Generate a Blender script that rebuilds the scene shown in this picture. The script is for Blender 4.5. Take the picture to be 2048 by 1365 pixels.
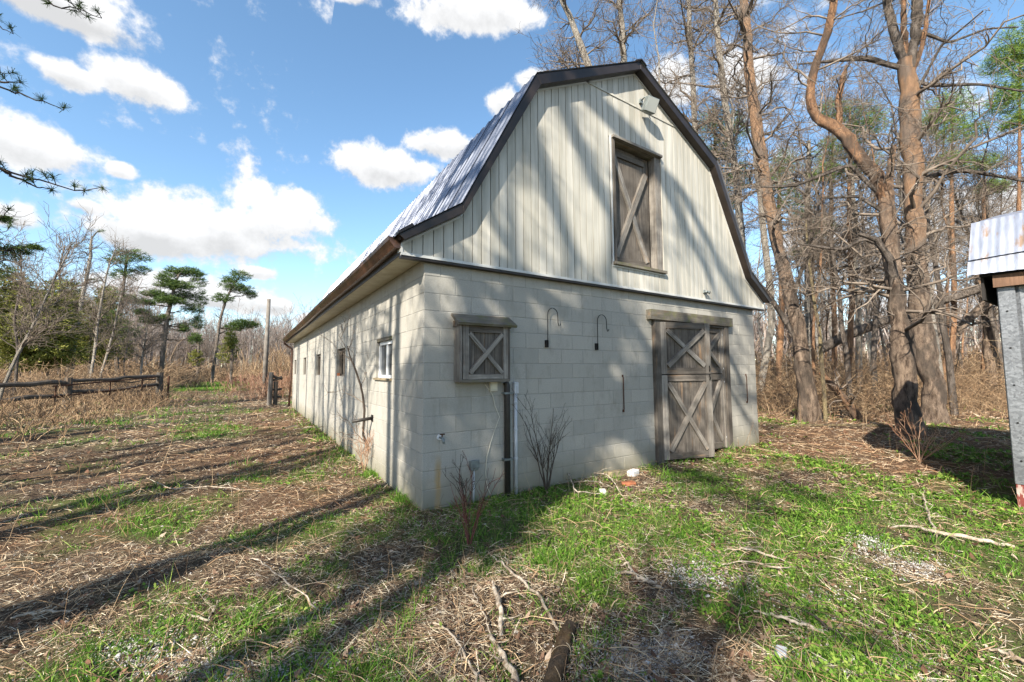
import bpy, math, random
import numpy as np
from mathutils import Vector, Matrix

for _o in list(bpy.data.objects):
    bpy.data.objects.remove(_o)
SC = bpy.context.scene
COL = SC.collection
rng = np.random.default_rng(7)
random.seed(7)

# ------------------------------------------------------------------ camera
F_PX, YAW, PITCH, ROLL = 814.49, 0.57315, 0.072514, -0.005544
CAM = np.array([-1.66696, -4.44966, 1.53454])
def cam_axes():
    cy, sy, cp, sp = math.cos(YAW), math.sin(YAW), math.cos(PITCH), math.sin(PITCH)
    f = np.array([sy*cp, cy*cp, sp]); r = np.array([cy, -sy, 0.0]); u = np.cross(r, f)
    c, s = math.cos(ROLL), math.sin(ROLL)
    return c*r+s*u, -s*r+c*u, f
RA, UA, FA = cam_axes()
cam_data = bpy.data.cameras.new('camera'); cam = bpy.data.objects.new('camera', cam_data); COL.objects.link(cam)
cam_data.sensor_width = 36.0; cam_data.lens = F_PX/2048*36.0
cam_data.clip_start = 0.05; cam_data.clip_end = 5000
m = Matrix(((RA[0], UA[0], -FA[0], CAM[0]), (RA[1], UA[1], -FA[1], CAM[1]), (RA[2], UA[2], -FA[2], CAM[2]), (0, 0, 0, 1)))
cam.matrix_world = m
SC.camera = cam

# ------------------------------------------------------------------ light
SUN_L = np.array([.856, .516, -.69]); SUN_L = SUN_L/np.linalg.norm(SUN_L)
sun_d = bpy.data.lights.new('sun', 'SUN'); sun = bpy.data.objects.new('sun', sun_d); COL.objects.link(sun)
sun_d.energy = 5.0; sun_d.angle = math.radians(.55); sun_d.color = (1.0, .915, .78)
sun.rotation_euler = Vector(SUN_L.tolist()).to_track_quat('-Z', 'Y').to_euler()
sun.location = (-20, -12, 20)
SC.view_settings.view_transform = 'Standard'; SC.view_settings.look = 'None'
SC.view_settings.gamma = 1; SC.view_settings.exposure = 1.32
SC.view_settings.use_curve_mapping = False

W = bpy.data.worlds.new('World'); SC.world = W; W.use_nodes = True
SKY_STRENGTH = 0.116
def ray(u, v):
    d = FA + RA*(u-1024)/F_PX - UA*(v-682.5)/F_PX
    return d
def unit(a): a = np.asarray(a, float); return a/np.linalg.norm(a)
def build_world():
    nt = W.node_tree; N = nt.nodes; Lk = nt.links; N.clear()
    def node(t, **k):
        n = N.new(t)
        for a, b in k.items(): setattr(n, a, b)
        return n
    def math_(op, a, b=None, c=None):
        n = node('ShaderNodeMath', operation=op)
        for i, x in enumerate((a, b, c)):
            if x is None: continue
            if isinstance(x, (int, float)): n.inputs[i].default_value = x
            else: Lk.new(x, n.inputs[i])
        return n.outputs[0]
    def dot(vec, c):
        n = node('ShaderNodeVectorMath', operation='DOT_PRODUCT'); Lk.new(vec, n.inputs[0]); n.inputs[1].default_value = tuple(c)
        return n.outputs['Value']
    out = node('ShaderNodeOutputWorld')
    sky = node('ShaderNodeTexSky', sky_type='NISHITA'); sky.sun_disc = False
    sky.sun_elevation = math.asin(-SUN_L[2]); sky.sun_rotation = math.atan2(-SUN_L[0], -SUN_L[1])
    sky.altitude = 200; sky.air_density = 1.0; sky.dust_density = .6; sky.ozone_density = 1.1
    hs = node('ShaderNodeHueSaturation'); hs.inputs['Saturation'].default_value = 1.10; hs.inputs['Hue'].default_value = .493
    Lk.new(sky.outputs[0], hs.inputs['Color'])
    bg = node('ShaderNodeBackground'); Lk.new(hs.outputs[0], bg.inputs[0]); bg.inputs[1].default_value = SKY_STRENGTH
    tc = node('ShaderNodeTexCoord'); D = tc.outputs['Generated']
    # clouds : soft elliptical masses in given directions, broken up by noise
    blobs = [(120, 15, 170, 52), (40, -60, 260, 80), (50, 285, 150, 62), (138, 152, 62, 34), (278, 168, 98, 54), (242, 342, 34, 22),
             (420, 455, 250, 82), (560, 430, 120, 70), (300, 470, 120, 60), (20, 430, 50, 40), (175, 412, 40, 22), (350, 580, 150, 45), (460, 600, 120, 36),
             (555, 612, 40, 24), (770, 335, 130, 52), (900, 290, 110, 36), (1010, 205, 48, 34), (1070, 165, 50, 28), (960, 20, 170, 50), (1330, 175, 62, 66),
             (1480, 150, 60, 50), (1960, 430, 120, 70), (1800, 520, 130, 60), (1650, 480, 90, 60), (1900, 610, 160, 60), (640, 640, 60, 20), (1430, 540, 60, 40),
             (680, -20, 80, 20), (520, 545, 40, 18)]
    nz = node('ShaderNodeTexNoise'); nz.inputs['Scale'].default_value = 7; nz.inputs['Detail'].default_value = 9; nz.inputs['Roughness'].default_value = .6
    Lk.new(D, nz.inputs['Vector'])
    nz2 = node('ShaderNodeTexNoise'); nz2.inputs['Scale'].default_value = 22; nz2.inputs['Detail'].default_value = 8; nz2.inputs['Roughness'].default_value = .62
    Lk.new(D, nz2.inputs['Vector'])
    field = None; under = None
    for (u, v, a, b) in blobs:
        c = unit(ray(u, v)); h = unit(np.cross(c, [0, 0, 1])); vv = np.cross(h, c)
        ra = a/F_PX*(1/np.linalg.norm(ray(u, v)))*1.0; rb = b/F_PX*(1/np.linalg.norm(ray(u, v)))*1.0
        x = math_('DIVIDE', dot(D, h), ra); y = math_('DIVIDE', dot(D, vv), rb)
        r2 = math_('ADD', math_('MULTIPLY', x, x), math_('MULTIPLY', y, y))
        w = math_('SUBTRACT', 1.0, math_('SQRT', r2))
        w = math_('MULTIPLY', w, math_('GREATER_THAN', dot(D, c), .3))
        w = math_('MAXIMUM', w, -1.0)
        g = math_('MULTIPLY', math_('MAXIMUM', w, 0.0), y)
        field = w if field is None else math_('MAXIMUM', field, w)
        under = g if under is None else math_('ADD', under, g)
    # the same kind of clouds all round the rest of the sky
    sep = node('ShaderNodeSeparateXYZ'); Lk.new(D, sep.inputs[0])
    zz = math_('ADD', math_('MAXIMUM', sep.outputs[2], 0.0), .25)
    comb = node('ShaderNodeCombineXYZ'); Lk.new(math_('DIVIDE', sep.outputs[0], zz), comb.inputs[0]); Lk.new(math_('DIVIDE', sep.outputs[1], zz), comb.inputs[1])
    nz3 = node('ShaderNodeTexNoise'); nz3.inputs['Scale'].default_value = 1.7; nz3.inputs['Detail'].default_value = 4
    Lk.new(comb.outputs[0], nz3.inputs['Vector'])
    gen = math_('MULTIPLY', math_('SUBTRACT', nz3.outputs[0], .60), 5.0)
    outside = math_('LESS_THAN', dot(D, unit(FA)), .42)
    gen = math_('SUBTRACT', math_('MULTIPLY', math_('ADD', math_('MAXIMUM', gen, -1.0), 1.0), outside), 1.0)
    field = math_('MAXIMUM', field, gen)
    nn = math_('ADD', math_('MULTIPLY', math_('SUBTRACT', nz.outputs[0], .5), 1.9), math_('MULTIPLY', math_('SUBTRACT', nz2.outputs[0], .5), 2.4))
    tot = math_('ADD', math_('MULTIPLY', field, 1.75), math_('MULTIPLY', nn, math_('MINIMUM', math_('MAXIMUM', math_('MULTIPLY', math_('ADD', field, .9), 2.0), 0.0), 1.0)))
    mr = node('ShaderNodeMapRange', interpolation_type='SMOOTHSTEP'); Lk.new(tot, mr.inputs[0])
    mr.inputs[1].default_value = .06; mr.inputs[2].default_value = .74; mr.inputs[3].default_value = 0; mr.inputs[4].default_value = .97
    # shaded bases: thicker and lower parts of a cloud are greyer
    shade = math_('ADD', math_('MULTIPLY', under, 1.6), math_('MULTIPLY', math_('SUBTRACT', nz2.outputs[0], .5), 1.3))
    cr = node('ShaderNodeMapRange'); Lk.new(shade, cr.inputs[0])
    cr.inputs[1].default_value = -.55; cr.inputs[2].default_value = .12; cr.inputs[3].default_value = .31; cr.inputs[4].default_value = .45
    cc = node('ShaderNodeMix', data_type='RGBA'); cc.inputs['A'].default_value = (.74, .80, .90, 1); cc.inputs['B'].default_value = (1, 1, 1, 1)
    Lk.new(mr.outputs[0], cc.inputs['Factor'])
    bc = node('ShaderNodeBackground'); Lk.new(cc.outputs['Result'], bc.inputs[0]); Lk.new(cr.outputs[0], bc.inputs[1])
    mx = node('ShaderNodeMixShader'); Lk.new(mr.outputs[0], mx.inputs[0]); Lk.new(bg.outputs[0], mx.inputs[1]); Lk.new(bc.outputs[0], mx.inputs[2])
    Lk.new(mx.outputs[0], out.inputs[0])
build_world()

# ------------------------------------------------------------------ helpers
def hit(u, v, ax, val):
    d = ray(u, v); t = (val-CAM[ax])/d[ax]; return CAM+t*d
def G(u, v, z=0.0): return hit(u, v, 2, z)
FH = unit([FA[0], FA[1], 0])
def polar(u, d):
    """ground point seen in column u at forward distance d"""
    r = ray(u, 742); k = d/(r@FH); p = CAM+r*k; return np.array([p[0], p[1], gz(p[0], p[1])])
def onplane(u, v, base):
    """point seen at (u, v) on the upright plane through base that faces the viewer"""
    n = np.array([base[0]-CAM[0], base[1]-CAM[1], 0]); n /= np.linalg.norm(n)
    d = ray(u, v); t = ((np.asarray(base)-CAM)@n)/(d@n); return CAM+t*d
def depth(p): return (np.asarray(p)-CAM)@FA

# value noise in numpy
_P = rng.random((64, 64))
def vnoise(x, y):
    x = np.asarray(x, float); y = np.asarray(y, float)
    xi = np.floor(x).astype(int); yi = np.floor(y).astype(int); xf = x-xi; yf = y-yi
    xf = xf*xf*(3-2*xf); yf = yf*yf*(3-2*yf)
    g = lambda a, b: _P[a % 64, b % 64]
    return (g(xi, yi)*(1-xf)+g(xi+1, yi)*xf)*(1-yf)+(g(xi, yi+1)*(1-xf)+g(xi+1, yi+1)*xf)*yf
def fbm(x, y, o=4):
    s = 0; a = .5; n = 0
    for i in range(o):
        s = s+a*vnoise(x*2**i+i*17.3, y*2**i+i*9.1); n += a; a *= .5
    return s/n
BL = 16.256; BW_ = 7.3152
def sstep(a, b, x): t = np.clip((x-a)/(b-a), 0, 1); return t*t*(3-2*t)
def gz(x, y):
    x = np.asarray(x, float); y = np.asarray(y, float)
    z = .16*(fbm(x*.35+3, y*.35)-.5) + .11*(fbm(x*1.7, y*1.7+5)-.5) + .05*(fbm(x*5, y*5, 3)-.5)
    dx = np.maximum(np.maximum(-x, x-BW_), 0); dy = np.maximum(np.maximum(-y, y-BL), 0)
    near = np.sqrt(dx*dx+dy*dy)
    return z*sstep(-.1, 1.2, near) - .02
def link(o, parent=None):
    COL.objects.link(o)
    if parent is not None: o.parent = parent
    return o
def fastmesh(name, V, Q, mat=None, smooth=False):
    """V (n,3), Q (f,k) all the same size"""
    V = np.ascontiguousarray(V, dtype=np.float32).reshape(-1, 3); Q = np.ascontiguousarray(Q, dtype=np.int32)
    me = bpy.data.meshes.new(name); nf, k = Q.shape
    me.vertices.add(len(V)); me.vertices.foreach_set('co', V.ravel())
    me.loops.add(nf*k); me.loops.foreach_set('vertex_index', Q.ravel())
    me.polygons.add(nf); me.polygons.foreach_set('loop_start', np.arange(0, nf*k, k, dtype=np.int32))
    me.polygons.foreach_set('loop_total', np.full(nf, k, dtype=np.int32))
    if smooth: me.polygons.foreach_set('use_smooth', np.ones(nf, dtype=bool))
    me.update(calc_edges=True)
    if mat: me.materials.append(mat)
    return me
def obj(name, me, parent=None, **props):
    o = bpy.data.objects.new(name, me); link(o, parent)
    for k, v in props.items(): o[k] = v
    return o
def thing(name, label, cat, loc=(0, 0, 0), group=None):
    o = bpy.data.objects.new(name, None); o.empty_display_size = .2; link(o); o.location = loc
    o['label'] = label; o['category'] = cat
    if group: o['group'] = group
    return o
class MB:
    """collects simple solids, links them as one mesh object"""
    def __init__(s): s.v = []; s.f = []
    def add(s, V, Fc):
        n = len(s.v); s.v += [tuple(map(float, a)) for a in V]; s.f += [tuple(i+n for i in f) for f in Fc]; return s
    def box(s, a, b):
        (x0, y0, z0), (x1, y1, z1) = a, b
        return s.add([(x0, y0, z0), (x1, y0, z0), (x1, y1, z0), (x0, y1, z0), (x0, y0, z1), (x1, y0, z1), (x1, y1, z1), (x0, y1, z1)],
              [(0, 3, 2, 1), (4, 5, 6, 7), (0, 1, 5, 4), (1, 2, 6, 5), (2, 3, 7, 6), (3, 0, 4, 7)])
    def prism(s, poly, y0, y1):
        """poly of (x, z), extruded along y"""
        n = len(poly); V = [(x, y0, z) for x, z in poly]+[(x, y1, z) for x, z in poly]
        return s.add(V, [tuple(range(n)), tuple(range(2*n-1, n-1, -1))]+[(i, i+n, (i+1) % n+n, (i+1) % n) for i in range(n)])
    def tube(s, path, rad, k=8, caps=True):
        path = np.array(path, float); n = len(path); R = np.broadcast_to(rad, n)
        V, Q = tubes(path[None], np.array(R, float)[None], k)
        b = len(s.v); s.v += [tuple(a) for a in V.tolist()]; s.f += [tuple(int(i)+b for i in q) for q in Q]
        if caps: s.f += [tuple(b+i for i in range(k))[::-1], tuple(b+(n-1)*k+i for i in range(k))]
        return s
    def obj(s, name, mat, parent=None, smooth=False, origin=None, bevel=0, **props):
        me = bpy.data.meshes.new(name); V = np.array(s.v, float)
        if origin is not None: V = V-np.array(origin, float)
        me.from_pydata(V.tolist(), [], s.f)
        if smooth:
            for p in me.polygons: p.use_smooth = True
        me.materials.append(mat); me.update(); o = obj(name, me, parent, **props)
        if origin is not None: o.location = tuple(map(float, origin))
        if bevel:
            md = o.modifiers.new('bevel', 'BEVEL'); md.width = bevel; md.segments = 1; md.limit_method = 'ANGLE'
        return o
def tubes(P, R, k=3):
    """P (n,m,3), R (n,m) -> verts, quads"""
    P = np.asarray(P, float); R = np.asarray(R, float); n, m_, _ = P.shape
    T = np.gradient(P, axis=1); T /= (np.linalg.norm(T, axis=2, keepdims=True)+1e-9)
    mean = P[:, -1]-P[:, 0]; mean /= (np.linalg.norm(mean, axis=1, keepdims=True)+1e-9)
    ref = np.where(np.abs(mean[:, 2:3]) > .75, np.array([[1., 0, 0]]), np.array([[0, 0, 1.]]))[:, None, :]
    N1 = np.cross(T, ref); N1 /= (np.linalg.norm(N1, axis=2, keepdims=True)+1e-9); N2 = np.cross(T, N1)
    a = np.arange(k)*2*np.pi/k
    V = P[:, :, None, :]+R[:, :, None, None]*(np.cos(a)[None, None, :, None]*N1[:, :, None, :]+np.sin(a)[None, None, :, None]*N2[:, :, None, :])
    i = np.arange(n)[:, None, None]*m_*k; j = np.arange(m_-1)[None, :, None]*k; c = np.arange(k)[None, None, :]; c2 = (c+1) % k
    Q = np.stack([i+j+c, i+j+c2, i+j+k+c2, i+j+k+c], -1).reshape(-1, 4)
    return V.reshape(-1, 3), Q
def joinq(parts):
    V = []; Q = []; n = 0
    for v, q in parts: V.append(v); Q.append(q+n); n += len(v)
    return np.concatenate(V), np.concatenate(Q)

# ------------------------------------------------------------------ materials
def mat(name, rough=.85, metal=0.0, spec=.3):
    m_ = bpy.data.materials.new(name); m_.use_nodes = True; nt = m_.node_tree
    b = nt.nodes['Principled BSDF']; b.inputs['Roughness'].default_value = rough; b.inputs['Metallic'].default_value = metal
    b.inputs['Specular IOR Level'].default_value = spec
    return m_, nt, b
class NG:
    def __init__(s, nt): s.nt = nt; s.N = nt.nodes; s.L = nt.links
    def n(s, t, ins=None, **k):
        x = s.N.new(t)
        for a, b in k.items(): setattr(x, a, b)
        for a, b in (ins or {}).items():
            if hasattr(b, 'is_output') or isinstance(b, bpy.types.NodeSocket): s.L.new(b, x.inputs[a])
            else: x.inputs[a].default_value = b
        return x
    def noise(s, vec, scale, detail=4, rough=.55, dist=0):
        return s.n('ShaderNodeTexNoise', {'Vector': vec, 'Scale': scale, 'Detail': detail, 'Roughness': rough, 'Distortion': dist}).outputs[0]
    def ramp(s, fac, stops, interp='LINEAR'):
        r = s.n('ShaderNodeValToRGB', {'Fac': fac}); e = r.color_ramp.elements; r.color_ramp.interpolation = interp
        while len(e) < len(stops): e.new(.5)
        for i, (p, c) in enumerate(stops):
            e[i].position = p; e[i].color = (c if isinstance(c, tuple) else (c, c, c))+((1,) if not isinstance(c, tuple) or len(c) == 3 else ())
        return r.outputs[0]
    def mix(s, fac, a, b, mode='MIX'):
        x = s.n('ShaderNodeMix', data_type='RGBA', blend_type=mode)
        for nm, v in (('Factor', fac), ('A', a), ('B', b)):
            if isinstance(v, bpy.types.NodeSocket): s.L.new(v, x.inputs[nm])
            elif isinstance(v, tuple): x.inputs[nm].default_value = v if len(v) == 4 else v+(1,)
            else: x.inputs[nm].default_value = v if nm == 'Factor' else (v, v, v, 1)
        return x.outputs['Result']
    def math(s, op, a, b=0.0):
        return s.n('ShaderNodeMath', {0: a, 1: b}, operation=op).outputs[0]
    def scale(s, vec, sc, off=None):
        i = {'Vector': vec, 'Scale': sc}
        if off is not None: i['Location'] = off
        return s.n('ShaderNodeMapping', i).outputs[0]
    def bump(s, b, h, strength=.5, dist=.01):
        x = s.n('ShaderNodeBump', {'Height': h, 'Strength': strength, 'Distance': dist}); s.L.new(x.outputs[0], b.inputs['Normal'])
    def wpos(s): return s.n('ShaderNodeNewGeometry').outputs['Position']
    def opos(s, rand=True):
        o = s.n('ShaderNodeTexCoord').outputs['Object']
        if not rand: return o
        r = s.n('ShaderNodeObjectInfo').outputs['Random']
        v = s.n('ShaderNodeCombineXYZ', {0: s.math('MULTIPLY', r, 37.0), 1: s.math('MULTIPLY', r, 91.0), 2: s.math('MULTIPLY', r, 53.0)}).outputs[0]
        return s.n('ShaderNodeVectorMath', {0: o, 1: v}, operation='ADD').outputs[0]
    def rnd(s): return s.n('ShaderNodeObjectInfo').outputs['Random']
    def isl(s): return s.n('ShaderNodeNewGeometry').outputs['Random Per Island']

def m_block(name, c0, c1, mortar=False):
    m_, nt, b = mat(name, .9, 0, .2); g = NG(nt); w = g.wpos()
    base = g.mix(g.noise(w, .9, 5, .6), c0, c1)
    st = g.noise(g.scale(w, (3.5, 3.5, .5)), 1.2, 6, .65)                      # streaks of run-off
    base = g.mix(g.ramp(st, [(.5, 0.), (.75, .35)]), base, (.25, .24, .215))
    sep = g.n('ShaderNodeSeparateXYZ', {0: w})
    hgt = g.math('ADD', sep.outputs[2], g.math('MULTIPLY', g.noise(w, 5, 4), .3))
    base = g.mix(g.ramp(hgt, [(.14, .85), (.60, 0.)]), base, (.16, .145, .085))   # splashed dirt along the ground
    dx_ = g.math('ABSOLUTE', g.math('SUBTRACT', g.math('ADD', sep.outputs[0], g.math('MULTIPLY', g.noise(w, 9, 3), .05)), .215))
    zb_ = g.ramp(sep.outputs[2], [(.0, 1.), (.45, .9), (.60, 0.)]); yb_ = g.math('LESS_THAN', g.math('ABSOLUTE', sep.outputs[1]), .05)
    stn = g.math('MULTIPLY', g.math('MULTIPLY', g.ramp(dx_, [(.015, .75), (.05, 0.)]), zb_), yb_)
    base = g.mix(stn, base, (.36, .22, .06))
    base = g.mix(g.ramp(g.noise(g.scale(w, (2, 2, 1)), 2.3, 6, .7), [(.52, 0.), (.66, .5)]), base, (.22, .205, .17))
    base = g.mix(g.ramp(g.noise(w, 140, 2, .5), [(.35, .55), (.6, 0.)]), base, (.20, .195, .175))
    if not mortar:
        base = g.mix(g.ramp(g.rnd(), [(0., .0), (.6, .08), (1., .42)]), base, (.24, .235, .21))
    nt.links.new(base, b.inputs['Base Color'])
    h = g.math('ADD', g.noise(w, 160, 3, .6), g.math('MULTIPLY', g.noise(w, 18, 3), .7))
    g.bump(b, h, .55, .004); return m_
M_BLOCK = m_block('concrete_block', (.335, .32, .285), (.43, .41, .37))
M_MORTAR = m_block('mortar', (.25, .24, .22), (.36, .35, .32), True)

def m_wood(name, dark, light, warm=(.30, .17, .08), moss=0.0):
    m_, nt, b = mat(name, .88, 0, .15); g = NG(nt); o = g.opos()
    gr = g.noise(g.scale(o, (38, 38, 1.6)), 1.0, 6, .7, .4)
    gr2 = g.noise(g.scale(o, (120, 120, 3.0)), 1.0, 3, .6)
    col = g.ramp(gr, [(.25, dark), (.5, tuple((a+c)/2 for a, c in zip(dark, light))), (.75, light)])
    col = g.mix(g.ramp(g.noise(o, 3.5, 4, .6), [(.42, 0.), (.7, .75)]), col, dark)
    col = g.mix(g.ramp(g.noise(g.scale(o, (7, 7, 1.2)), 1.3, 3), [(.6, 0.), (.78, .7)]), col, warm)
    col = g.mix(g.ramp(gr2, [(.3, .5), (.48, 0.)]), col, (.035, .028, .022))
    if moss: col = g.mix(g.ramp(g.noise(o, 6, 4), [(.5, 0.), (.66, moss)]), col, (.13, .14, .04))
    col = g.mix(g.ramp(g.rnd(), [(0., 0.), (1., .45)]), col, (.10, .085, .07))
    nt.links.new(col, b.inputs['Base Color'])
    g.bump(b, g.math('ADD', gr, g.math('MULTIPLY', gr2, .6)), .7, .004); return m_
M_WOOD = m_wood('weathered_barn_wood', (.030, .026, .023), (.22, .195, .17))
M_WOODL = m_wood('pale_weathered_wood', (.085, .075, .066), (.42, .39, .35))
M_WOODM = m_wood('mossy_weathered_wood', (.07, .062, .05), (.28, .255, .21), moss=.7)
M_FASCIA = m_wood('shed_fascia_wood', (.12, .065, .04), (.30, .17, .11))
M_FENCE = m_wood('fence_wood', (.035, .03, .026), (.16, .14, .12))

def m_simple(name, col, rough=.6, metal=0, var=.25, scale=6, bump=.0, spec=.4, dark=None, stretch=(1, 1, 1)):
    m_, nt, b = mat(name, rough, metal, spec); g = NG(nt); o = g.scale(g.opos(), stretch)
    d = dark or tuple(c*(1-var*1.6) for c in col)
    c = g.mix(g.ramp(g.noise(o, scale, 5, .6), [(.35, 0.), (.7, 1.)]), d, col)
    nt.links.new(c, b.inputs['Base Color'])
    r = g.n('ShaderNodeMapRange', {0: g.noise(o, scale*2.3, 4), 3: max(rough-.12, .05), 4: min(rough+.15, 1)}); nt.links.new(r.outputs[0], b.inputs['Roughness'])
    if bump: g.bump(b, g.noise(o, scale*4, 4), bump, .01)
    return m_
M_SIDING = m_simple('cream_siding', (.50, .48, .43), .5, 0, .10, 2.6, .10, .3, (.31, .295, .25), (3, 1, .22))
M_GROOVE = m_simple('siding_groove', (.16, .155, .14), .6, 0, .2)
M_TRIM = m_simple('white_trim', (.52, .52, .50), .4, 0, .1, 4)
M_RAKE = m_simple('dark_brown_trim', (.035, .026, .022), .38, .2, .3, 4, .05)
M_GUTTER = m_simple('brown_gutter', (.17, .085, .055), .30, .45, .35, 3, .05, .5, (.06, .035, .026), (2, .5, 2))
M_SOFFIT = m_simple('cream_soffit', (.62, .58, .46), .6, 0, .15, 5, 0, .3, (.47, .42, .30))
M_BLACK = m_simple('black_iron', (.018, .017, .017), .5, .4, .3, 20)
M_DARK = m_simple('dark_interior', (.025, .022, .02), .9, 0, .3, 4)
M_GREYPLASTIC = m_simple('grey_conduit', (.50, .52, .55), .5, 0, .15, 5)
M_DKPIPE = m_simple('dark_pipe', (.05, .045, .04), .55, .1, .3, 6)
M_BOXG = m_simple('grey_metal_box', (.22, .25, .25), .5, .3, .25, 12)
M_WHITE = m_simple('white_vinyl', (.74, .75, .76), .4, 0, .08, 6)
M_WIRE = m_simple('cream_cable', (.60, .56, .46), .5, 0, .1, 6)
M_BRICK = m_simple('red_brick', (.36, .13, .06), .9, 0, .35, 14, .4)
M_STONE = m_simple('tan_stone', (.30, .24, .15), .9, 0, .3, 9, .5)
M_WHITEBRICK = m_simple('white_painted_brick', (.66, .66, .64), .8, 0, .2, 14, .3)
M_RUST = m_simple('rusty_iron', (.13, .06, .035), .85, .2, .4, 12, .3)

def m_metalroof(name, col, rough, dark, rust=0.0):
    m_, nt, b = mat(name, rough, .75, .5); g = NG(nt); o = g.opos()
    c = g.mix(g.ramp(g.noise(g.scale(o, (1.2, 6, 1.2)), 2.2, 5, .6), [(.3, 0.), (.7, 1.)]), dark, col)
    if rust:
        c = g.mix(g.ramp(g.noise(g.scale(g.wpos(), (2, 9, 2)), 1.3, 5, .6), [(.55, 0.), (.66, rust)]), c, (.28, .16, .07))
    nt.links.new(c, b.inputs['Base Color'])
    r = g.n('ShaderNodeMapRange', {0: g.noise(g.scale(o, (1, 8, 1)), 5, 4), 3: rough-.1, 4: rough+.15}); nt.links.new(r.outputs[0], b.inputs['Roughness'])
    g.bump(b, g.noise(g.scale(o, (1, 3, 1)), 4, 3), .12, .02); return m_
M_ROOF = m_metalroof('galvanised_roof', (.27, .29, .345), .42, (.10, .115, .155))
M_SHEDROOF = m_metalroof('shed_roof_sheet', (.42, .44, .50), .5, (.24, .27, .34), .8)
def m_galv():
    m_, nt, b = mat('galvanised_wall', .45, .6, .5); g = NG(nt); o = g.wpos()
    v = g.n('ShaderNodeTexVoronoi', {'Vector': o, 'Scale': 55}).outputs['Color']
    bw = g.n('ShaderNodeRGBToBW', {0: v}).outputs[0]
    c = g.mix(bw, (.13, .14, .155), (.33, .345, .37)); c = g.mix(g.ramp(g.noise(o, 2.2, 5), [(.4, 0.), (.7, .6)]), c, (.11, .115, .125))
    nt.links.new(c, b.inputs['Base Color']); return m_
M_GALV = m_galv()
def m_redpaint():
    m_, nt, b = mat('peeling_red_paint', .75, 0, .3); g = NG(nt); o = g.wpos()
    c = g.mix(g.ramp(g.noise(g.scale(o, (8, 8, 3)), 3, 6, .7), [(.50, 0.), (.58, 1.)]), (.16, .035, .028), (.40, .34, .30))
    c = g.mix(g.ramp(g.noise(o, 5, 3), [(.35, .0), (.7, .8)]), c, (.12, .03, .025))
    nt.links.new(c, b.inputs['Base Color']); g.bump(b, g.noise(o, 30, 3), .4, .003); return m_
M_REDP = m_redpaint()
def m_glass(name='window_glass', col=(.05, .06, .07), rough=.06):
    m_, nt, b = mat(name, rough, 0, .7); b.inputs['Base Color'].default_value = col+(1,); g = NG(nt)
    g.bump(b, g.noise(g.opos(), 3, 2), .05, .01); return m_
M_GLASS = m_glass()

def m_bark(name, lo, hi, up=None, z0=4., z1=8., sc=1.0, birch=False):
    m_, nt, b = mat(name, .92, 0, .12); g = NG(nt); w = g.wpos()
    o = g.n('ShaderNodeTexCoord').outputs['Object']
    wd = g.n('ShaderNodeVectorMath', {0: g.scale(w, (1, 1, .22)), 1: g.n('ShaderNodeTexNoise', {'Vector': w, 'Scale': 9.0*sc, 'Detail': 5}).outputs['Color']}, operation='MULTIPLY_ADD')
    wd.inputs[1].default_value = (1, 1, 1); nt.links.new(g.n('ShaderNodeVectorMath', {0: g.n('ShaderNodeTexNoise', {'Vector': w, 'Scale': 9.0*sc, 'Detail': 5}).outputs['Color'], 1: (.09/sc, .09/sc, .09/sc)}, operation='MULTIPLY').outputs[0], wd.inputs[2])
    pl = g.n('ShaderNodeTexVoronoi', {'Vector': wd.outputs[0], 'Scale': 26*sc}, feature='DISTANCE_TO_EDGE').outputs[0]
    n1 = g.noise(g.scale(w, (1, 1, .3)), 11*sc, 5, .75)
    big = g.noise(g.scale(w, (1, 1, .5)), 2.6*sc, 4, .6)
    col = g.mix(g.ramp(n1, [(.38, 0.), (.62, 1.)]), lo, hi)
    if not birch: col = g.mix(g.ramp(pl, [(.0, .6), (.10, 0.)]), col, tuple(c*.4 for c in lo))
    if not birch: col = g.mix(g.ramp(big, [(.40, .75), (.52, 0.)]), col, (.12, .10, .085))
    if not birch: col = g.mix(g.ramp(big, [(.56, .0), (.72, .45)]), col, tuple(min(1, c*1.25) for c in hi))
    else: col = g.mix(g.ramp(g.noise(g.scale(w, (1, 1, 3.2)), 5, 4, .7), [(.56, 0.), (.66, .85)]), col, (.06, .05, .045))
    if up:
        z = g.n('ShaderNodeSeparateXYZ', {0: o}).outputs[2]
        zz = g.math('ADD', z, g.math('MULTIPLY', g.noise(w, 2.2, 3), 3.0))
        f = g.n('ShaderNodeMapRange', {0: zz, 1: z0+1.5, 2: z1+1.5}).outputs[0]
        ucol = g.mix(g.ramp(n1, [(.3, 0.), (.7, 1.)]), tuple(c*.55 for c in up), up)
        ucol = g.mix(g.ramp(big, [(.40, .8), (.54, 0.)]), ucol, (.24, .20, .17))
        col = g.mix(f, col, ucol)
    nt.links.new(col, b.inputs['Base Color'])
    g.bump(b, g.math('ADD', g.math('MULTIPLY', g.ramp(pl, [(0., 0.), (.2, 1.)]), .6), n1), 1.0, .036); return m_
M_BARK = m_bark('grey_brown_bark', (.10, .08, .066), (.34, .29, .25))
M_PINEBARK = m_bark('pine_bark', (.12, .085, .065), (.54, .41, .31), up=(.56, .35, .22), z0=4.0, z1=7.0)
M_PINEORANGE = m_bark('orange_pine_bark', (.26, .15, .095), (.60, .345, .195), sc=.9)
M_PALE = m_bark('pale_bark', (.34, .30, .25), (.52, .48, .42), birch=True)
M_TAN = m_bark('tan_sapling_bark', (.32, .25, .14), (.48, .39, .23), sc=3)
M_TWIG = m_simple('grey_twigs', (.25, .205, .165), .9, 0, .4, 3, 0, .1, (.10, .08, .065))
M_TWIGD = m_simple('dark_twigs', (.095, .075, .06), .9, 0, .4, 3, 0, .1, (.04, .032, .027))
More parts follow.
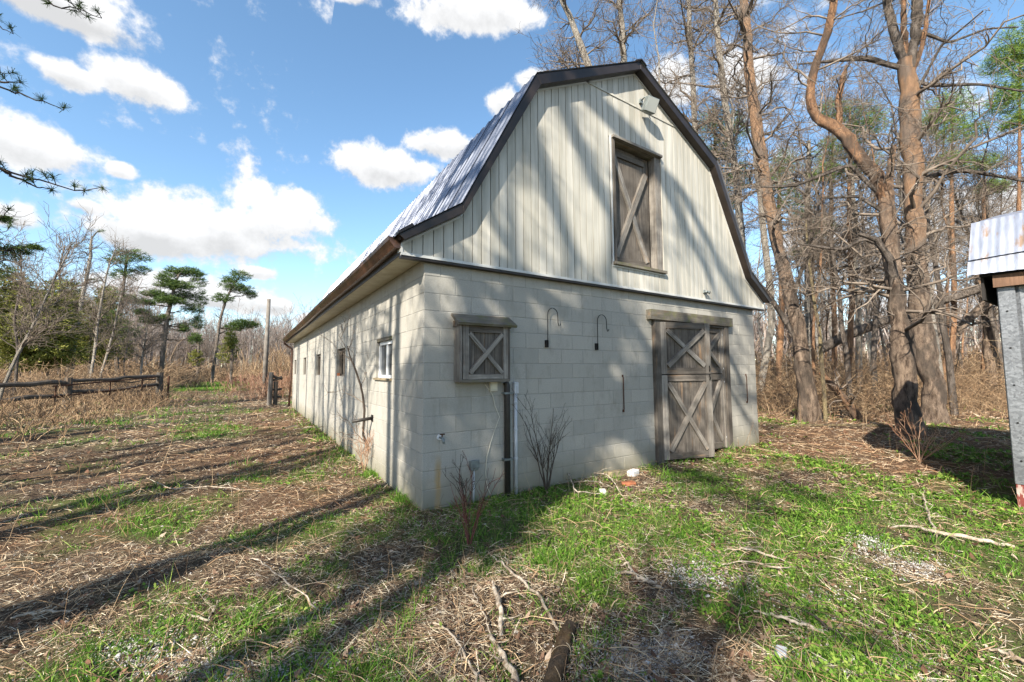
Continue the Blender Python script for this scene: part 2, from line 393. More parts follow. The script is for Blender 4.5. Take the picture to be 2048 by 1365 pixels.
M_DEADWOOD = m_simple('bleached_dead_wood', (.52, .46, .38), .85, 0, .3, 22, .6, .15, (.17, .125, .085), (1, 1, 1))
def m_islands(name, stops, rough=.8, trans=0.0, spec=.2):
    """each blade, leaf or stone its own tint"""
    m_, nt, b = mat(name, rough, 0, spec); g = NG(nt)
    c = g.ramp(g.isl(), stops); nt.links.new(c, b.inputs['Base Color'])
    if trans:
        t = g.n('ShaderNodeBsdfTranslucent', {'Color': c}); mx = g.n('ShaderNodeMixShader', {0: trans, 1: b.outputs[0], 2: t.outputs[0]})
        nt.links.new(mx.outputs[0], nt.nodes['Material Output'].inputs[0])
    return m_
M_STRAW = m_islands('dry_grass', [(0., (.10, .06, .038)), (.3, (.22, .14, .09)), (.52, (.42, .31, .20)), (.78, (.60, .49, .34)), (1., (.80, .73, .58))], .75, .15)
M_STRAWR = m_islands('reddish_litter', [(0., (.10, .045, .025)), (.35, (.26, .12, .06)), (.65, (.46, .29, .17)), (1., (.68, .53, .37))], .8, .1)
M_GRASS = m_islands('green_grass', [(0., (.03, .09, .010)), (.35, (.075, .19, .018)), (.7, (.14, .29, .03)), (1., (.28, .36, .08))], .55, .35)
M_WEED = m_islands('broad_leaf_weeds', [(0., (.045, .11, .012)), (.4, (.11, .22, .025)), (.8, (.20, .32, .05)), (1., (.32, .38, .09))], .55, .35)
M_DLEAF = m_islands('dead_leaves', [(0., (.07, .035, .022)), (.4, (.17, .09, .055)), (.75, (.27, .18, .12)), (1., (.42, .33, .25))], .7, .1)
M_GRAVEL = m_islands('gravel', [(0., (.12, .11, .10)), (.4, (.27, .255, .24)), (.8, (.44, .43, .42)), (1., (.60, .59, .58))], .85)
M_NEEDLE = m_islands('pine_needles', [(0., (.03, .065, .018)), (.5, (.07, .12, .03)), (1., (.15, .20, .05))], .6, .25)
M_NEEDLEY = m_islands('yellow_green_pine_needles', [(0., (.07, .13, .025)), (.5, (.15, .24, .045)), (1., (.26, .34, .08))], .6, .3)  # lighter, yellower green needles for the pines on the right
M_CEDAR = m_islands('cedar_foliage', [(0., (.08, .10, .02)), (.5, (.18, .19, .04)), (1., (.32, .31, .08))], .7, .3)
M_THICK = m_islands('thicket_stems', [(0., (.055, .038, .027)), (.4, (.16, .105, .065)), (.72, (.34, .22, .125)), (1., (.54, .40, .25))], .9)
M_REDSTEM = m_islands('red_stems', [(0., (.07, .025, .022)), (1., (.19, .07, .06))], .7)
M_TANBRUSH = m_islands('tan_brush', [(0., (.20, .10, .06)), (.5, (.38, .22, .14)), (1., (.52, .36, .25))], .9, .1)
def m_ground():
    m_, nt, b = mat('forest_soil', .95, 0, .1); g = NG(nt); w = g.wpos()
    n1 = g.noise(w, 1.3, 6, .6); n2 = g.noise(w, 30, 6, .7); n3 = g.noise(g.scale(w, (1, 2.2, 1)), 60, 3, .7)
    c = g.ramp(n2, [(.30, (.025, .017, .012)), (.45, (.075, .052, .036)), (.6, (.15, .11, .075)), (.8, (.27, .205, .145))])
    gr = g.n('ShaderNodeAttribute', attribute_name='green').outputs['Fac']
    gmix = g.math('MULTIPLY', gr, g.ramp(g.math('ADD', g.math('MULTIPLY', n2, .5), g.math('MULTIPLY', n1, .5)), [(.38, 0.), (.56, 1.)]))
    c = g.mix(gmix, c, (.10, .14, .035))
    rd = g.n('ShaderNodeAttribute', attribute_name='red').outputs['Fac']
    c = g.mix(g.math('MULTIPLY', rd, .4), c, g.ramp(n2, [(.3, (.08, .035, .018)), (.7, (.30, .165, .09))]))
    nt.links.new(c, b.inputs['Base Color'])
    g.bump(b, g.math('ADD', n2, n3), .9, .03); return m_
M_GROUND = m_ground()

# ------------------------------------------------------------------ ground
def green_amt(x, y):
    n = fbm(x*.8+11, y*.8+3)
    a = .20+.62*sstep(-.5, 1.2, x)*sstep(.5, -.5, y)*sstep(9, 6, x)     # lawn before the barn front
    a = a+.25*sstep(.9, .2, np.abs(x+.05))*sstep(0, 1, y)*sstep(20, 0, y)*0
    a = a*np.where((x > 6.5) & (y > -2.2), .22, 1.0)
    a = a-.22*sstep(-2.2, -1.2, x)*sstep(.3, -.4, x)*sstep(0.2, 1, y)    # reddish litter beside the wall
    far = sstep(34, 40, y)*sstep(75, 66, y)*sstep(-22, -16, x)*sstep(2, 0, x)
    a = np.maximum(a, far*1.3)
    n2 = fbm(x*2.6+1, y*2.6+8, 3)
    return np.clip((n-.5)*3.2+(n2-.5)*1.8+a, 0, 1)
def red_amt(x, y):
    n = fbm(x*.6+31, y*.6+13)
    a = .50*sstep(-2.8, -1.2, x)*sstep(.3, -.3, x)*sstep(.2, 1.2, y)*sstep(16, 10, y)+.75*sstep(5.0, 7.5, x)*sstep(12, 6, y)
    return np.clip(a+(n-.5)*1.8, 0, 1)
def build_ground():
    na = 420; rr = np.concatenate([[.0], np.geomspace(.6, 60, 230), np.geomspace(64, 3000, 40)])
    a = np.arange(na)*2*np.pi/na; R, A = np.meshgrid(rr, a, indexing='ij')
    X = CAM[0]+R*np.cos(A); Y = CAM[1]+R*np.sin(A); Z = gz(X, Y)
    V = np.stack([X, Y, Z], -1).reshape(-1, 3); nr = len(rr)
    i = np.arange(nr-1)[:, None]*na; j = np.arange(na)[None, :]; j2 = (j+1) % na
    Q = np.stack([i+j, i+na+j, i+na+j2, i+j2], -1).reshape(-1, 4)
    me = fastmesh('ground', V, Q, M_GROUND, True)
    for nm, fn in (('green', green_amt), ('red', red_amt)):
        at = me.attributes.new(nm, 'FLOAT', 'POINT'); at.data.foreach_set('value', fn(V[:, 0], V[:, 1]).astype(np.float32))
    return obj('ground', me, kind='structure')
build_ground()

# ------------------------------------------------------------------ barn
BH = .2032; BWD = .4064; NC = 14; HT = BH*NC
barn = thing('barn', 'grey concrete block barn with gambrel metal roof and cream sided gable', 'barn')
DOOR = (4.13, 6.08, -0.2, 2.36)
GAP = .0075
WINS = [(1.22, 2.06), (4.50, 5.44), (7.93, 8.87), (11.37, 12.22), (14.80, 15.72)]
def wall_cells(length, openings, even_half):
    out = []
    for r in range(-1, NC):
        z0, z1 = r*BH, (r+1)*BH
        half = (r % 2 == 0) == even_half
        x = 0.0; edges = [0.0]
        x = BWD/2 if half else BWD
        while x < length-.05: edges.append(x); x += BWD
        edges.append(length)
        for a, b in zip(edges[:-1], edges[1:]):
            segs = [(a, b)]
            for (o0, o1, oz0, oz1) in openings:
                if z1 > oz0+.03 and z0 < oz1-.03:
                    ns = []
                    for s0, s1 in segs:
                        if o1 <= s0 or o0 >= s1: ns.append((s0, s1)); continue
                        if o0 > s0+.02: ns.append((s0, o0))
                        if o1 < s1-.02: ns.append((o1, s1))
                    segs = ns
            for s0, s1 in segs: out.append((s0, s1, z0, z1))
    return out
def backing(length, openings, put):
    """mortar core behind the blocks, as boxes round the openings"""
    xs = sorted({0.0, length} | {o[0] for o in openings} | {o[1] for o in openings}); mb = MB()
    for a, b in zip(xs[:-1], xs[1:]):
        op = [o for o in openings if o[0] <= a+1e-6 and o[1] >= b-1e-6]
        if not op: put(mb, a, b, -.3, HT)
        else:
            o = op[0]
            if o[2] > -.19: put(mb, a, b, -.3, o[2])
            put(mb, a, b, o[3], HT)
    return mb
def block_geo(w, h, d, ch=.004):
    """chamfered face block, local origin at its outer face centre, outer face towards -y"""
    w /= 2; h /= 2
    V = [(-w, d, -h), (w, d, -h), (w, d, h), (-w, d, h), (-w, ch, -h), (w, ch, -h), (w, ch, h), (-w, ch, h),
         (-w+ch, 0, -h+ch), (w-ch, 0, -h+ch), (w-ch, 0, h-ch), (-w+ch, 0, h-ch)]
    Fc = [(3, 2, 1, 0), (0, 1, 5, 4), (1, 2, 6, 5), (2, 3, 7, 6), (3, 0, 4, 7), (4, 5, 9, 8), (5, 6, 10, 9), (6, 7, 11, 10), (7, 4, 8, 11), (8, 9, 10, 11)]
    return V, Fc
_bm = {}
def block_mesh(w, h):
    k = (round(w, 3), round(h, 3))
    if k not in _bm:
        V, Fc = block_geo(w, h, .09); me = bpy.data.meshes.new('block'); me.from_pydata(V, [], Fc); me.materials.append(M_BLOCK); _bm[k] = me
    return _bm[k]
def lay(parent, cells, place, rotz, singles):
    """place(s, z) -> location of a face point; nearest blocks are separate parts, the others one part"""
    rest = MB(); R = Matrix.Rotation(rotz, 4, 'Z')
    for i, (s0, s1, z0, z1) in enumerate(cells):
        c = place((s0+s1)/2, (z0+z1)/2); w = s1-s0-GAP; h = z1-z0-GAP
        jit = random.uniform(-.0012, .0012); off = R @ Vector((0, jit, 0))
        if i in singles:
            o = obj('block', block_mesh(w, h), parent); o.location = Vector(c)+off; o.rotation_euler = (random.uniform(-.002, .002), 0, rotz+random.uniform(-.003, .003))
        else:
            V, Fc = block_geo(w, h, .09); rest.add([tuple(R @ Vector(v)+Vector(c)+off) for v in V], Fc)
    if rest.v: rest.obj('block', M_BLOCK, parent, kind='stuff')
# front wall: outer face at y = 0
fw_op = [DOOR]
front = backing(BW_, fw_op, lambda mb, a, b, z0, z1: mb.box((a+.004 if a == 0 else a, .0035, z0), (b-.004 if b == BW_ else b, .19, z1))).obj('front_wall', M_MORTAR, barn)
fc = wall_cells(BW_, fw_op, False)
fs = {i for i, c in enumerate(fc) if c[2] >= 0}
lay(front, fc, lambda s, z: (s, 0, z), 0, fs)
# side wall: outer face at x = 0, facing -x
wz0, wz1 = 7*BH, 10*BH
sw_op = [(a, b, wz0, wz1) for a, b in WINS]
side = backing(BL, sw_op, lambda mb, a, b, z0, z1: mb.box((.0035, a+.2 if a == 0 else a, z0), (.19, b-.004 if b == BL else b, z1))).obj('side_wall', M_MORTAR, barn)
sc_ = wall_cells(BL, sw_op, True)
near = sorted([i for i, c in enumerate(sc_) if c[2] >= 0], key=lambda i: sc_[i][0])[:300-len(fs)]
lay(side, sc_, lambda s, z: (0, s, z), -math.pi/2, set(near))
# far and right-hand walls
back = MB().box((.004, BL-.19, -.3), (BW_-.004, BL-.004, HT)).obj('back_wall', M_MORTAR, barn)
lay(back, wall_cells(BW_, [], False), lambda s, z: (s, BL, z), math.pi, set())
rgt = MB().box((BW_-.19, .2, -.3), (BW_-.004, BL-.2, HT)).obj('side_wall', M_MORTAR, barn)
lay(rgt, wall_cells(BL, [], True), lambda s, z: (BW_, s, z), math.pi/2, set())
MB().box((.2, .2, -.05), (BW_-.2, BL-.2, -.02)).obj('floor', M_DARK, barn)

# gable siding
CX = BW_/2
SID_L = [(-.30, 2.95), (.41, 3.40), (1.57, 5.45), (CX, 6.54)]
ROOF_L = [(-.365, 3.00), (.385, 3.505), (1.495, 5.57), (CX, 6.665)]
SID = SID_L+[(BW_-x, z) for x, z in SID_L[::-1][1:]]
ROOFO = ROOF_L+[(BW_-x, z) for x, z in ROOF_L[::-1][1:]]
def topz(x, P=SID):
    for (x0, z0), (x1, z1) in zip(P[:-1], P[1:]):
        if x0 <= x <= x1: return z0+(z1-z0)*(x-x0)/(x1-x0)
    return P[0][1] if x < P[0][0] else P[-1][1]
ZB = 2.835; YS = -.075
HAY = (3.05, 4.26, 3.17, 5.25)
gp = [(SID[0][0], ZB)]+SID+[(SID[-1][0], ZB)]
gm = MB()
def gable_piece(xa, xb, z0=None, z1=None):
    xs = [xa]+[x for x, _ in SID if xa+.002 < x < xb-.002]+[xb]
    lo = ZB if z0 is None else z0
    tops = [(x, topz(x)-.004 if z1 is None else z1) for x in xs]
    return [(xa, lo), (xb, lo)]+tops[::-1]
for xa, xb, z0, z1 in ((SID[0][0], HAY[0], None, None), (HAY[1], SID[-1][0], None, None), (HAY[0], HAY[1], None, HAY[2]), (HAY[0], HAY[1], HAY[3], None)):
    gm.prism(gable_piece(xa, xb, z0, z1), YS+.016, YS+.06)
gable = gm.obj('gable', M_GROOVE, barn)
pitch = .127; x = SID[0][0]; k = 0
while x < SID[-1][0]-.01:
    xb = min(x+pitch, SID[-1][0]); cuts = [(None, None)]
    if xb > HAY[0]+.01 and x < HAY[1]-.01: cuts = [(None, HAY[2]), (HAY[3], None)]
    for z0, z1 in cuts:
        xa2, xb2 = x+.005, xb-.005
        if cuts[0] != (None, None):
            pass
        poly = gable_piece(xa2, xb2, z0, z1)
        # raised board with a small folded step at one side
        n = len(poly); mb = MB(); y0 = YS+random.uniform(-.001, .001)
        mb.prism(poly, y0, YS+.02)
        mb.obj('siding_board', M_SIDING, gable)
    x = xb; k += 1
# slender partial boards beside the hayloft opening are covered by its casing
MB().prism([(SID[0][0], ZB-.02), (SID[-1][0], ZB-.02), (SID[-1][0], ZB+.012), (SID[0][0], ZB+.012)], YS-.022, YS+.03).obj('base_trim', M_TRIM, barn)
MB().box((SID[0][0]+.004, YS-.012, ZB-.045), (SID[-1][0]-.004, -.004, ZB-.021)).obj('drip_flashing', M_RAKE, barn)
MB().box((2.50, YS-.012, 5.945), (4.83, YS+.01, 5.975)).obj('siding_joint_trim', M_SIDING, barn)
MB().box((SID[0][0]-.012, YS-.012, ZB+.013), (SID[0][0]+.02, .0, 2.94)).obj('corner_trim', M_TRIM, barn)
MB().box((SID[-1][0]-.02, YS-.012, ZB+.013), (SID[-1][0]+.012, .0, 2.94)).obj('corner_trim', M_TRIM, barn)
# rakes
YR = -.21
for i in range(6):
    a, b, c, d = SID[i], SID[i+1], ROOFO[i+1], ROOFO[i]
    MB().prism([a, b, c, d], YR, YS-.004).obj('rake_trim', M_RAKE, barn, bevel=.004)
    dx, dz = b[0]-a[0], b[1]-a[1]; L_ = math.hypot(dx, dz); nx, nz = dz/L_*.022, -dx/L_*.022
    MB().prism([(a[0], a[1]), (a[0]+nx, a[1]+nz), (b[0]+nx, b[1]+nz), (b[0], b[1])], YS-.010-.001*i, YS+.004).obj('gable_edge_trim', M_TRIM, barn)
# roof
roof = MB()
for i in range(6):
    a, b = ROOFO[i], ROOFO[i+1]; dx, dz = b[0]-a[0], b[1]-a[1]; L_ = math.hypot(dx, dz); nx, nz = -dz/L_, dx/L_
    roof.prism([(a[0]-nx*.05, a[1]-nz*.05), (b[0]-nx*.05, b[1]-nz*.05), (b[0]-nx*.01, b[1]-nz*.01), (a[0]-nx*.01, a[1]-nz*.01)], YR+.03, BL+.18)
roof = roof.obj('roof', M_RAKE, barn)
pw = .61; ny = 27
for i in range(6):
    a, b = ROOFO[i], ROOFO[i+1]; dx, dz = b[0]-a[0], b[1]-a[1]; L_ = math.hypot(dx, dz); n = np.array([-dz/L_, 0, dx/L_]); t = np.array([dx/L_, 0, dz/L_])
    ext0 = .03 if i == 0 else 0; ext1 = .03 if i == 5 else 0
    for k in range(ny):
        y0 = YR-.015+k*pw; y1 = y0+pw+.012
        prof = []; nrib = 3
        for r in range(nrib):
            yc = y0+(r+.5)*pw/nrib
            prof += [(yc-.075, 0), (yc-.022, 0), (yc-.012, .016), (yc+.012, .016), (yc+.022, 0)]
        prof = [(y0, .010)]+prof+[(y1, .004)]
        l0, l1 = random.uniform(0, .006), random.uniform(0, .006)
        P0 = np.array([a[0], 0, a[1]])-t*ext0; P1 = np.array([b[0], 0, b[1]])+t*ext1
        V = []
        for (P, lf) in ((P0, l0), (P1, l1)):
            for (yy, hh) in prof: V.append(P+n*(hh+lf+.002)+np.array([0, yy, 0]))
        m2 = len(prof); Fc = [(j, j+1, m2+j+1, m2+j) for j in range(m2-1)]
        MB().add(V, Fc).obj('roof_panel', M_ROOF, roof, origin=tuple((P0+P1)/2+np.array([0, y0, 0])))
for sgn in (0, 1):
    t_ = MB().prism([(CX-.12, 6.620), (CX, 6.687), (CX, 6.710), (CX-.13, 6.640)] if sgn == 0 else [(CX, 6.687), (CX+.12, 6.620), (CX+.13, 6.640), (CX, 6.710)], YR-.03, BL+.2)
    t_.obj('ridge_cap', M_RAKE, roof)
# eaves: soffit strips, fascia, gutter and downspout
for sx, mir in ((1, False), (-1, True)):
    X = (lambda v: v) if not mir else (lambda v: BW_-v)
    def bx(x0, y0, z0, x1, y1, z1): a_, b_ = sorted((X(x0), X(x1))); return MB().box((a_, y0, z0), (b_, y1, z1))
    sof = bx(-.285, -.05, 2.845, 0.0, BL+.1, 2.86).obj('eave_soffit', M_GROOVE, barn)
    if not mir:
        ns = 54
        for k in range(ns):
            y0 = -.05+k*(BL+.15)/ns; y1 = -.05+(k+1)*(BL+.15)/ns
            bx(-.28, y0+.004, 2.828, -.004, y1-.004, 2.846).obj('soffit_strip', M_SOFFIT, sof)
    bx(-.305, -.06, 2.825, -.286, BL+.15, 2.985).obj('fascia', M_RAKE, barn)
# K-style gutter on the visible side
prof = [(-.306, 3.005), (-.306, 2.885), (-.375, 2.885), (-.405, 2.93), (-.435, 2.965), (-.445, 3.005), (-.430, 3.005), (-.422, 2.972), (-.392, 2.938), (-.368, 2.895), (-.316, 2.895), (-.316, 3.005)]
mb = MB(); n = len(prof)
ysg = np.linspace(-.08, BL+.2, 12); V = []
for j, yy in enumerate(ysg):
    sag = -.012*math.sin(j*1.3)
    V += [(x_, yy, z_+sag) for x_, z_ in prof]
Fc = [tuple(range(n))[::-1], tuple((len(ysg)-1)*n+i for i in range(n))]
for j in range(len(ysg)-1): Fc += [(j*n+i, j*n+(i+1) % n, (j+1)*n+(i+1) % n, (j+1)*n+i) for i in range(n)]
MB().add(V, Fc).obj('gutter', M_GUTTER, barn)
MB().prism([(-.306, 3.0), (-.306, 2.886), (-.372, 2.886), (-.434, 2.966), (-.443, 3.0)], -.088, -.081).obj('gutter_end_cap', M_GUTTER, barn)
bx_ = MB().prism([(-.375, 3.035), (-.37, 3.005), (-.20, 3.12), (-.22, 3.15)], YR-.01, -.08).obj('eave_end_flashing', M_RAKE, barn)
MB().tube([(-.38, BL+.02, 2.89), (-.36, BL+.02, 2.80), (-.20, BL+.04, 2.66), (-.06, BL+.05, 2.58), (-.05, BL+.05, 2.4), (-.07, BL-.02, 1.2), (-.12, BL-.05, .02)], .042, 8).obj('downspout', M_GUTTER, barn, smooth=True)

# windows in the side wall
for wi, (ya, yb) in enumerate(WINS):
    lab = {0: 'white framed sliding window nearest the corner', 1: 'dark open window with loose brick in its jamb'}.get(wi)
    P = {'label': lab} if lab else {}
    fm = M_WHITE if wi == 0 else M_WOOD
    win = MB().box((.10, ya, wz0), (.125, ya+.045, wz1)).box((.10, yb-.045, wz0), (.125, yb, wz1)).box((.10, ya+.045, wz1-.045), (.125, yb-.045, wz1)).box((.10, ya+.045, wz0), (.125, yb-.045, wz0+.05)).obj('window', fm, barn, **P)
    yc = (ya+yb)/2
    if wi == 0:
        MB().box((.045, ya, wz0), (.10, ya+.05, wz1-.05)).box((.045, yb-.05, wz0), (.10, yb, wz1-.05)).box((.045, ya+.05, wz0), (.10, yb-.05, wz0+.055)).box((.045, ya+.0, wz1-.10), (.10, yb, wz1-.05)).obj('frame', M_WHITE, win)
        MB().box((.05, yc-.025, wz0+.055), (.085, yc+.025, wz1-.10)).obj('frame', M_WHITE, win)
        MB().box((.066, ya+.05, wz0+.056), (.07, yc-.026, wz1-.101)).obj('pane', M_GLASS, win)
        MB().box((.074, yc+.026, wz0+.056), (.078, yb-.05, wz1-.101)).obj('pane', M_GLASS, win)
        MB().box((-.03, ya-.02, wz0-.018), (.044, yb+.03, wz0+.012)).obj('sill', M_STONE, win)
        MB().box((.01, ya-.01, wz1-.046), (.044, yb+.01, wz1-.004)).obj('lintel_board', M_WOODM, win)
    else:
        MB().box((.135, ya+.02, wz0), (.14, yb-.02, wz1)).obj('pane', M_DARK if wi == 1 else M_GLASS, win)  # open window has no glass: dark sheet stands in for its unlit inside
        MB().box((.05, ya+.002, wz1-.06), (.098, yb-.002, wz1-.003)).obj('frame', M_WOOD, win)
        MB().box((.05, yb-.07, wz0+.003), (.098, yb-.003, wz1-.061)).obj('frame', M_WOOD, win)
        MB().box((.055, yc-.02, wz0+.05), (.098, yc+.02, wz1-.061)).obj('muntin', M_WOOD, win)
        MB().box((.0, ya+.01, wz0-.004), (.098, yb-.01, wz0+.016)).obj('sill', M_MORTAR, win)
        if wi == 1: MB().box((.005, yb-.11, wz0+.017), (.049, yb-.01, wz0+.08)).obj('brick', M_BRICK, win)

def plank(name, p0, p1, width, thick, nrm, m_, parent, bevel=.002, rough=.0015, seed=None):
    """a board whose back lies on the line p0-p1, with its length along local z"""
    p0 = Vector([float(v) for v in p0]); p1 = Vector([float(v) for v in p1]); d = p1-p0; L_ = d.length; zz = d.normalized(); nn = Vector(nrm).normalized(); nn = (nn-zz*nn.dot(zz)).normalized(); xx = nn.cross(zz)
    w, h = width/2, L_/2
    def j(): return random.uniform(-rough, rough)
    V = []
    for z_ in (-h, -h/3, h/3, h):
        V += [(-w+j(), 0, z_), (w+j(), 0, z_), (w+j(), thick+j()*.4, z_), (-w+j(), thick+j()*.4, z_)]
    Fc = [(0, 3, 2, 1), (12, 13, 14, 15)]
    for q in range(3):
        for e in range(4): Fc.append((q*4+e, q*4+(e+1) % 4, q*4+4+(e+1) % 4, q*4+4+e))
    me = bpy.data.meshes.new(name); me.from_pydata(V, [], [f for f in Fc]); me.materials.append(m_)
    o = obj(name, me, parent); M = Matrix((xx, nn, zz)).transposed().to_4x4(); M.translation = (p0+p1)/2
    o.matrix_world = M; o.rotation_mode = 'XYZ'; return o
def boards_panel(parent, x0, x1, z0, z1, y, n, thick, m_, T, nrm=(0, -1, 0)):
    w = (x1-x0)/n
    for i in range(n):
        xc = x0+(i+.5)*w
        plank('plank', T(xc, y, z0+random.uniform(0, .006)), T(xc, y, z1-random.uniform(0, .006)), w-.007, thick+random.uniform(-.002, .002), T(*nrm, vec=True), m_, parent)
def door_leaf(label, T, w, z0, z1, wood=M_WOOD, fb=.105, two=True, flip=False):
    """framed, X-braced leaf; local x 0..w, front face towards local -y"""
    bk = MB().box((.004, -.006, z0+.004), (w-.004, .0, z1-.004))
    bk.v = [tuple(T(*v)) for v in bk.v]
    leaf = bk.obj('stable_door', M_DARK, barn, label=label) if label else bk.obj('stable_door', M_DARK, barn)
    nrm = T(0, -1, 0, vec=True)
    boards_panel(leaf, .004, w-.004, z0+.01, z1-.01, -.007, 7, .018, wood, T)
    y = -.027; t = .026
    plank('stile', T(fb/2, y, z0), T(fb/2, y, z1), fb, t, nrm, M_WOODL, leaf)
    plank('stile', T(w-fb/2, y, z0), T(w-fb/2, y, z1), fb, t, nrm, M_WOODL, leaf)
    plank('rail', T(fb+.002, y, z0+fb/2), T(w-fb-.002, y, z0+fb/2), fb, t-.002, nrm, wood, leaf)
    plank('rail', T(fb+.002, y, z1-fb/2), T(w-fb-.002, y, z1-fb/2), fb, t-.002, nrm, wood, leaf)
    a, b = fb*1.0, .075
    plank('brace', T(a+.02, y, z1-fb-.03), T(w-a-.02, y, z0+fb+.03), b, t+.006, nrm, M_WOODL, leaf)
    plank('brace', T(a+.02, y, z0+fb+.03), T(w-a-.02, y, z1-fb-.03), b, t+.018, nrm, M_WOODL, leaf)
    return leaf
def Tfn(ox, oy, ang):
    c, s = math.cos(ang), math.sin(ang)
    def T(x_, y_, z_, vec=False):
        v = (c*x_-s*y_, s*x_+c*y_, z_)
        return v if vec else (v[0]+ox, v[1]+oy, v[2])
    return T
TL = Tfn(4.15, -.02, -math.atan2(.30, .93))
lw = .985
door_leaf('upper left leaf of the split barn door, ajar', TL, lw, 1.462, 2.34)
door_leaf('lower left leaf of the split barn door, ajar', TL, lw, .05, 1.446)
TR = Tfn(5.10, .03, 0)
door_leaf('upper right leaf of the split barn door, behind the open leaf', TR, .97, 1.462, 2.34)
door_leaf('lower right leaf of the split barn door, behind the open leaf', TR, .97, .06, 1.446)
df = MB().box((DOOR[0]-.0, .19, -.05), (DOOR[0]+.02, .0, 2.36)).obj('door_frame', M_DARK, barn)
NRM = (0, -1, 0)
plank('post', (4.065, .0, .02), (4.065, .0, 2.375), .135, .07, NRM, M_WOOD, df)
plank('post', (6.14, .0, .05), (6.14, .0, 2.385), .125, .075, NRM, M_WOOD, df)
plank('post', (6.045, .005, .05), (6.045, .005, 2.36), .05, .05, NRM, M_WOODL, df)
plank('header', (3.87, .0, 2.455), (6.33, .0, 2.455), .165, .10, NRM, M_WOODM, df)
plank('header', (4.0, -.012, 2.35), (6.2, -.012, 2.35), .04, .05, NRM, M_WOOD, df)
# latches and strap hinges
for T, zz_ in ((TL, 1.55), (TL, 1.40), (TR, 2.2), (TR, 1.55), (TR, 1.3), (TR, .25)):
    w_ = lw-.04 if T is TL else .93
    q = [T(w_-.03, -.056, zz_-.04), T(w_+.03, -.056, zz_-.04), T(w_+.03, -.056, zz_+.04), T(w_-.03, -.056, zz_+.04)]
    MB().tube([T(w_, -.058, zz_-.05), T(w_, -.072, zz_), T(w_, -.058, zz_+.05)], .009, 6).obj('latch' if T is TL else 'hinge', M_GREYPLASTIC if T is TR else M_BLACK, df)

# hayloft door in the gable
hx0, hx1, hz0, hz1 = HAY
hd = MB().box((hx0+.01, .085, hz0), (hx1-.01, .10, hz1)).obj('hayloft_door', M_DARK, barn)
TH = Tfn(0, 0, 0)
boards_panel(hd, hx0+.10, hx1-.16, hz0+.08, hz1-.05, .08, 3, .022, M_WOOD, TH)
plank('brace', (hx0+.17, .055, hz1-.22), (hx1-.28, .055, hz0+.18), .09, .036, NRM, M_WOODL, hd)
plank('brace', (hx0+.17, .057, hz0+.18), (hx1-.28, .055, hz1-.36), .09, .05, NRM, M_WOODL, hd)
plank('rail', (hx0+.16, .057, hz1-.17), (hx1-.30, .057, hz1-.17), .09, .026, NRM, M_WOOD, hd)
plank('rail', (hx0+.16, .057, hz0+.13), (hx1-.2, .057, hz0+.13), .11, .024, NRM, M_WOOD, hd)
# casing: deep boards lining the opening
def lin(name, a, b, m_, par): MB().box(a, b).obj(name, m_, par, bevel=.003)
plank('casing', (hx0+.05, -.10, hz0+.05), (hx0+.05, -.10, hz1-.04), .18, .045, (1, 0, 0), M_WOOD, hd).location = (hx0+.012, -.012, (hz0+hz1)/2)
plank('casing', (hx1-.075, .055, hz0+.05), (hx1-.075, .055, hz1-.04), .15, .13, NRM, M_WOODL, hd)
plank('casing', (hx0-.0, .0, hz1-.02), (hx1+.0, .0, hz1-.02), .24, .04, (0, 0, -1), M_WOODL, hd).location = ((hx0+hx1)/2, -.015, hz1+.01)
plank('sill', (hx0-.02, .0, hz0), (hx1+.03, .0, hz0), .20, .045, (0, 0, 1), M_WOODM, hd).location = ((hx0+hx1)/2, -.035, hz0)
MB().box((hx0-.03, YS-.014, hz0-.028), (hx1+.045, YS+.01, hz0-.002)).obj('casing_trim', M_TRIM, hd)
MB().box((hx0-.028, YS-.014, hz0), (hx0-.002, YS+.01, hz1+.01)).obj('casing_trim', M_TRIM, hd)
MB().box((hx1+.002, YS-.014, hz0), (hx1+.024, YS+.01, hz1+.01)).obj('casing_trim', M_SIDING, hd)

# boxed shutter on the front wall
sx0, sx1, sz0, sz1 = .405, 1.035, 1.405, 2.08
sh = MB().box((sx0+.03, -.13, sz0+.03), (sx1-.03, -.002, sz1-.02)).obj('window_shutter', M_DARK, barn)
plank('side_board', (sx0, -.09, sz0), (sx0, -.09, sz1), .17, .028, (-1, 0, 0), M_WOODL, sh)
plank('side_board', (sx1, -.09, sz0), (sx1, -.09, sz1), .17, .028, (1, 0, 0), M_WOOD, sh)
plank('bottom_board', (sx0-.02, -.09, sz0+.025), (sx1+.02, -.09, sz0+.025), .175, .03, (0, 0, -1), M_WOODM, sh)
boards_panel(sh, sx0+.04, sx1-.04, sz0+.06, sz1-.04, -.132, 4, .014, M_WOOD, TH)
yb_ = -.148
plank('stile', (sx0+.05, yb_, sz0+.03), (sx0+.05, yb_, sz1), .075, .026, NRM, M_WOODL, sh)
plank('stile', (sx1-.035, yb_, sz0+.03), (sx1-.035, yb_, sz1), .065, .026, NRM, M_WOODL, sh)
plank('rail', (sx0+.09, yb_, sz0+.06), (sx1-.07, yb_, sz0+.06), .06, .024, NRM, M_WOODL, sh)
plank('rail', (sx0+.09, yb_, sz1-.05), (sx1-.07, yb_, sz1-.05), .075, .024, NRM, M_WOOD, sh)
plank('brace', (sx0+.10, yb_, sz1-.10), (sx1-.08, yb_, sz0+.10), .05, .026, NRM, M_WOODL, sh)
plank('brace', (sx0+.10, yb_, sz0+.10), (sx1-.08, yb_, sz1-.10), .05, .036, NRM, M_WOODL, sh)
plank('hood_board', (sx0-.075, -.12, sz1+.05), (sx1+.10, -.12, sz1+.05), .24, .032, (0, -.62, 1), M_WOODM, sh)
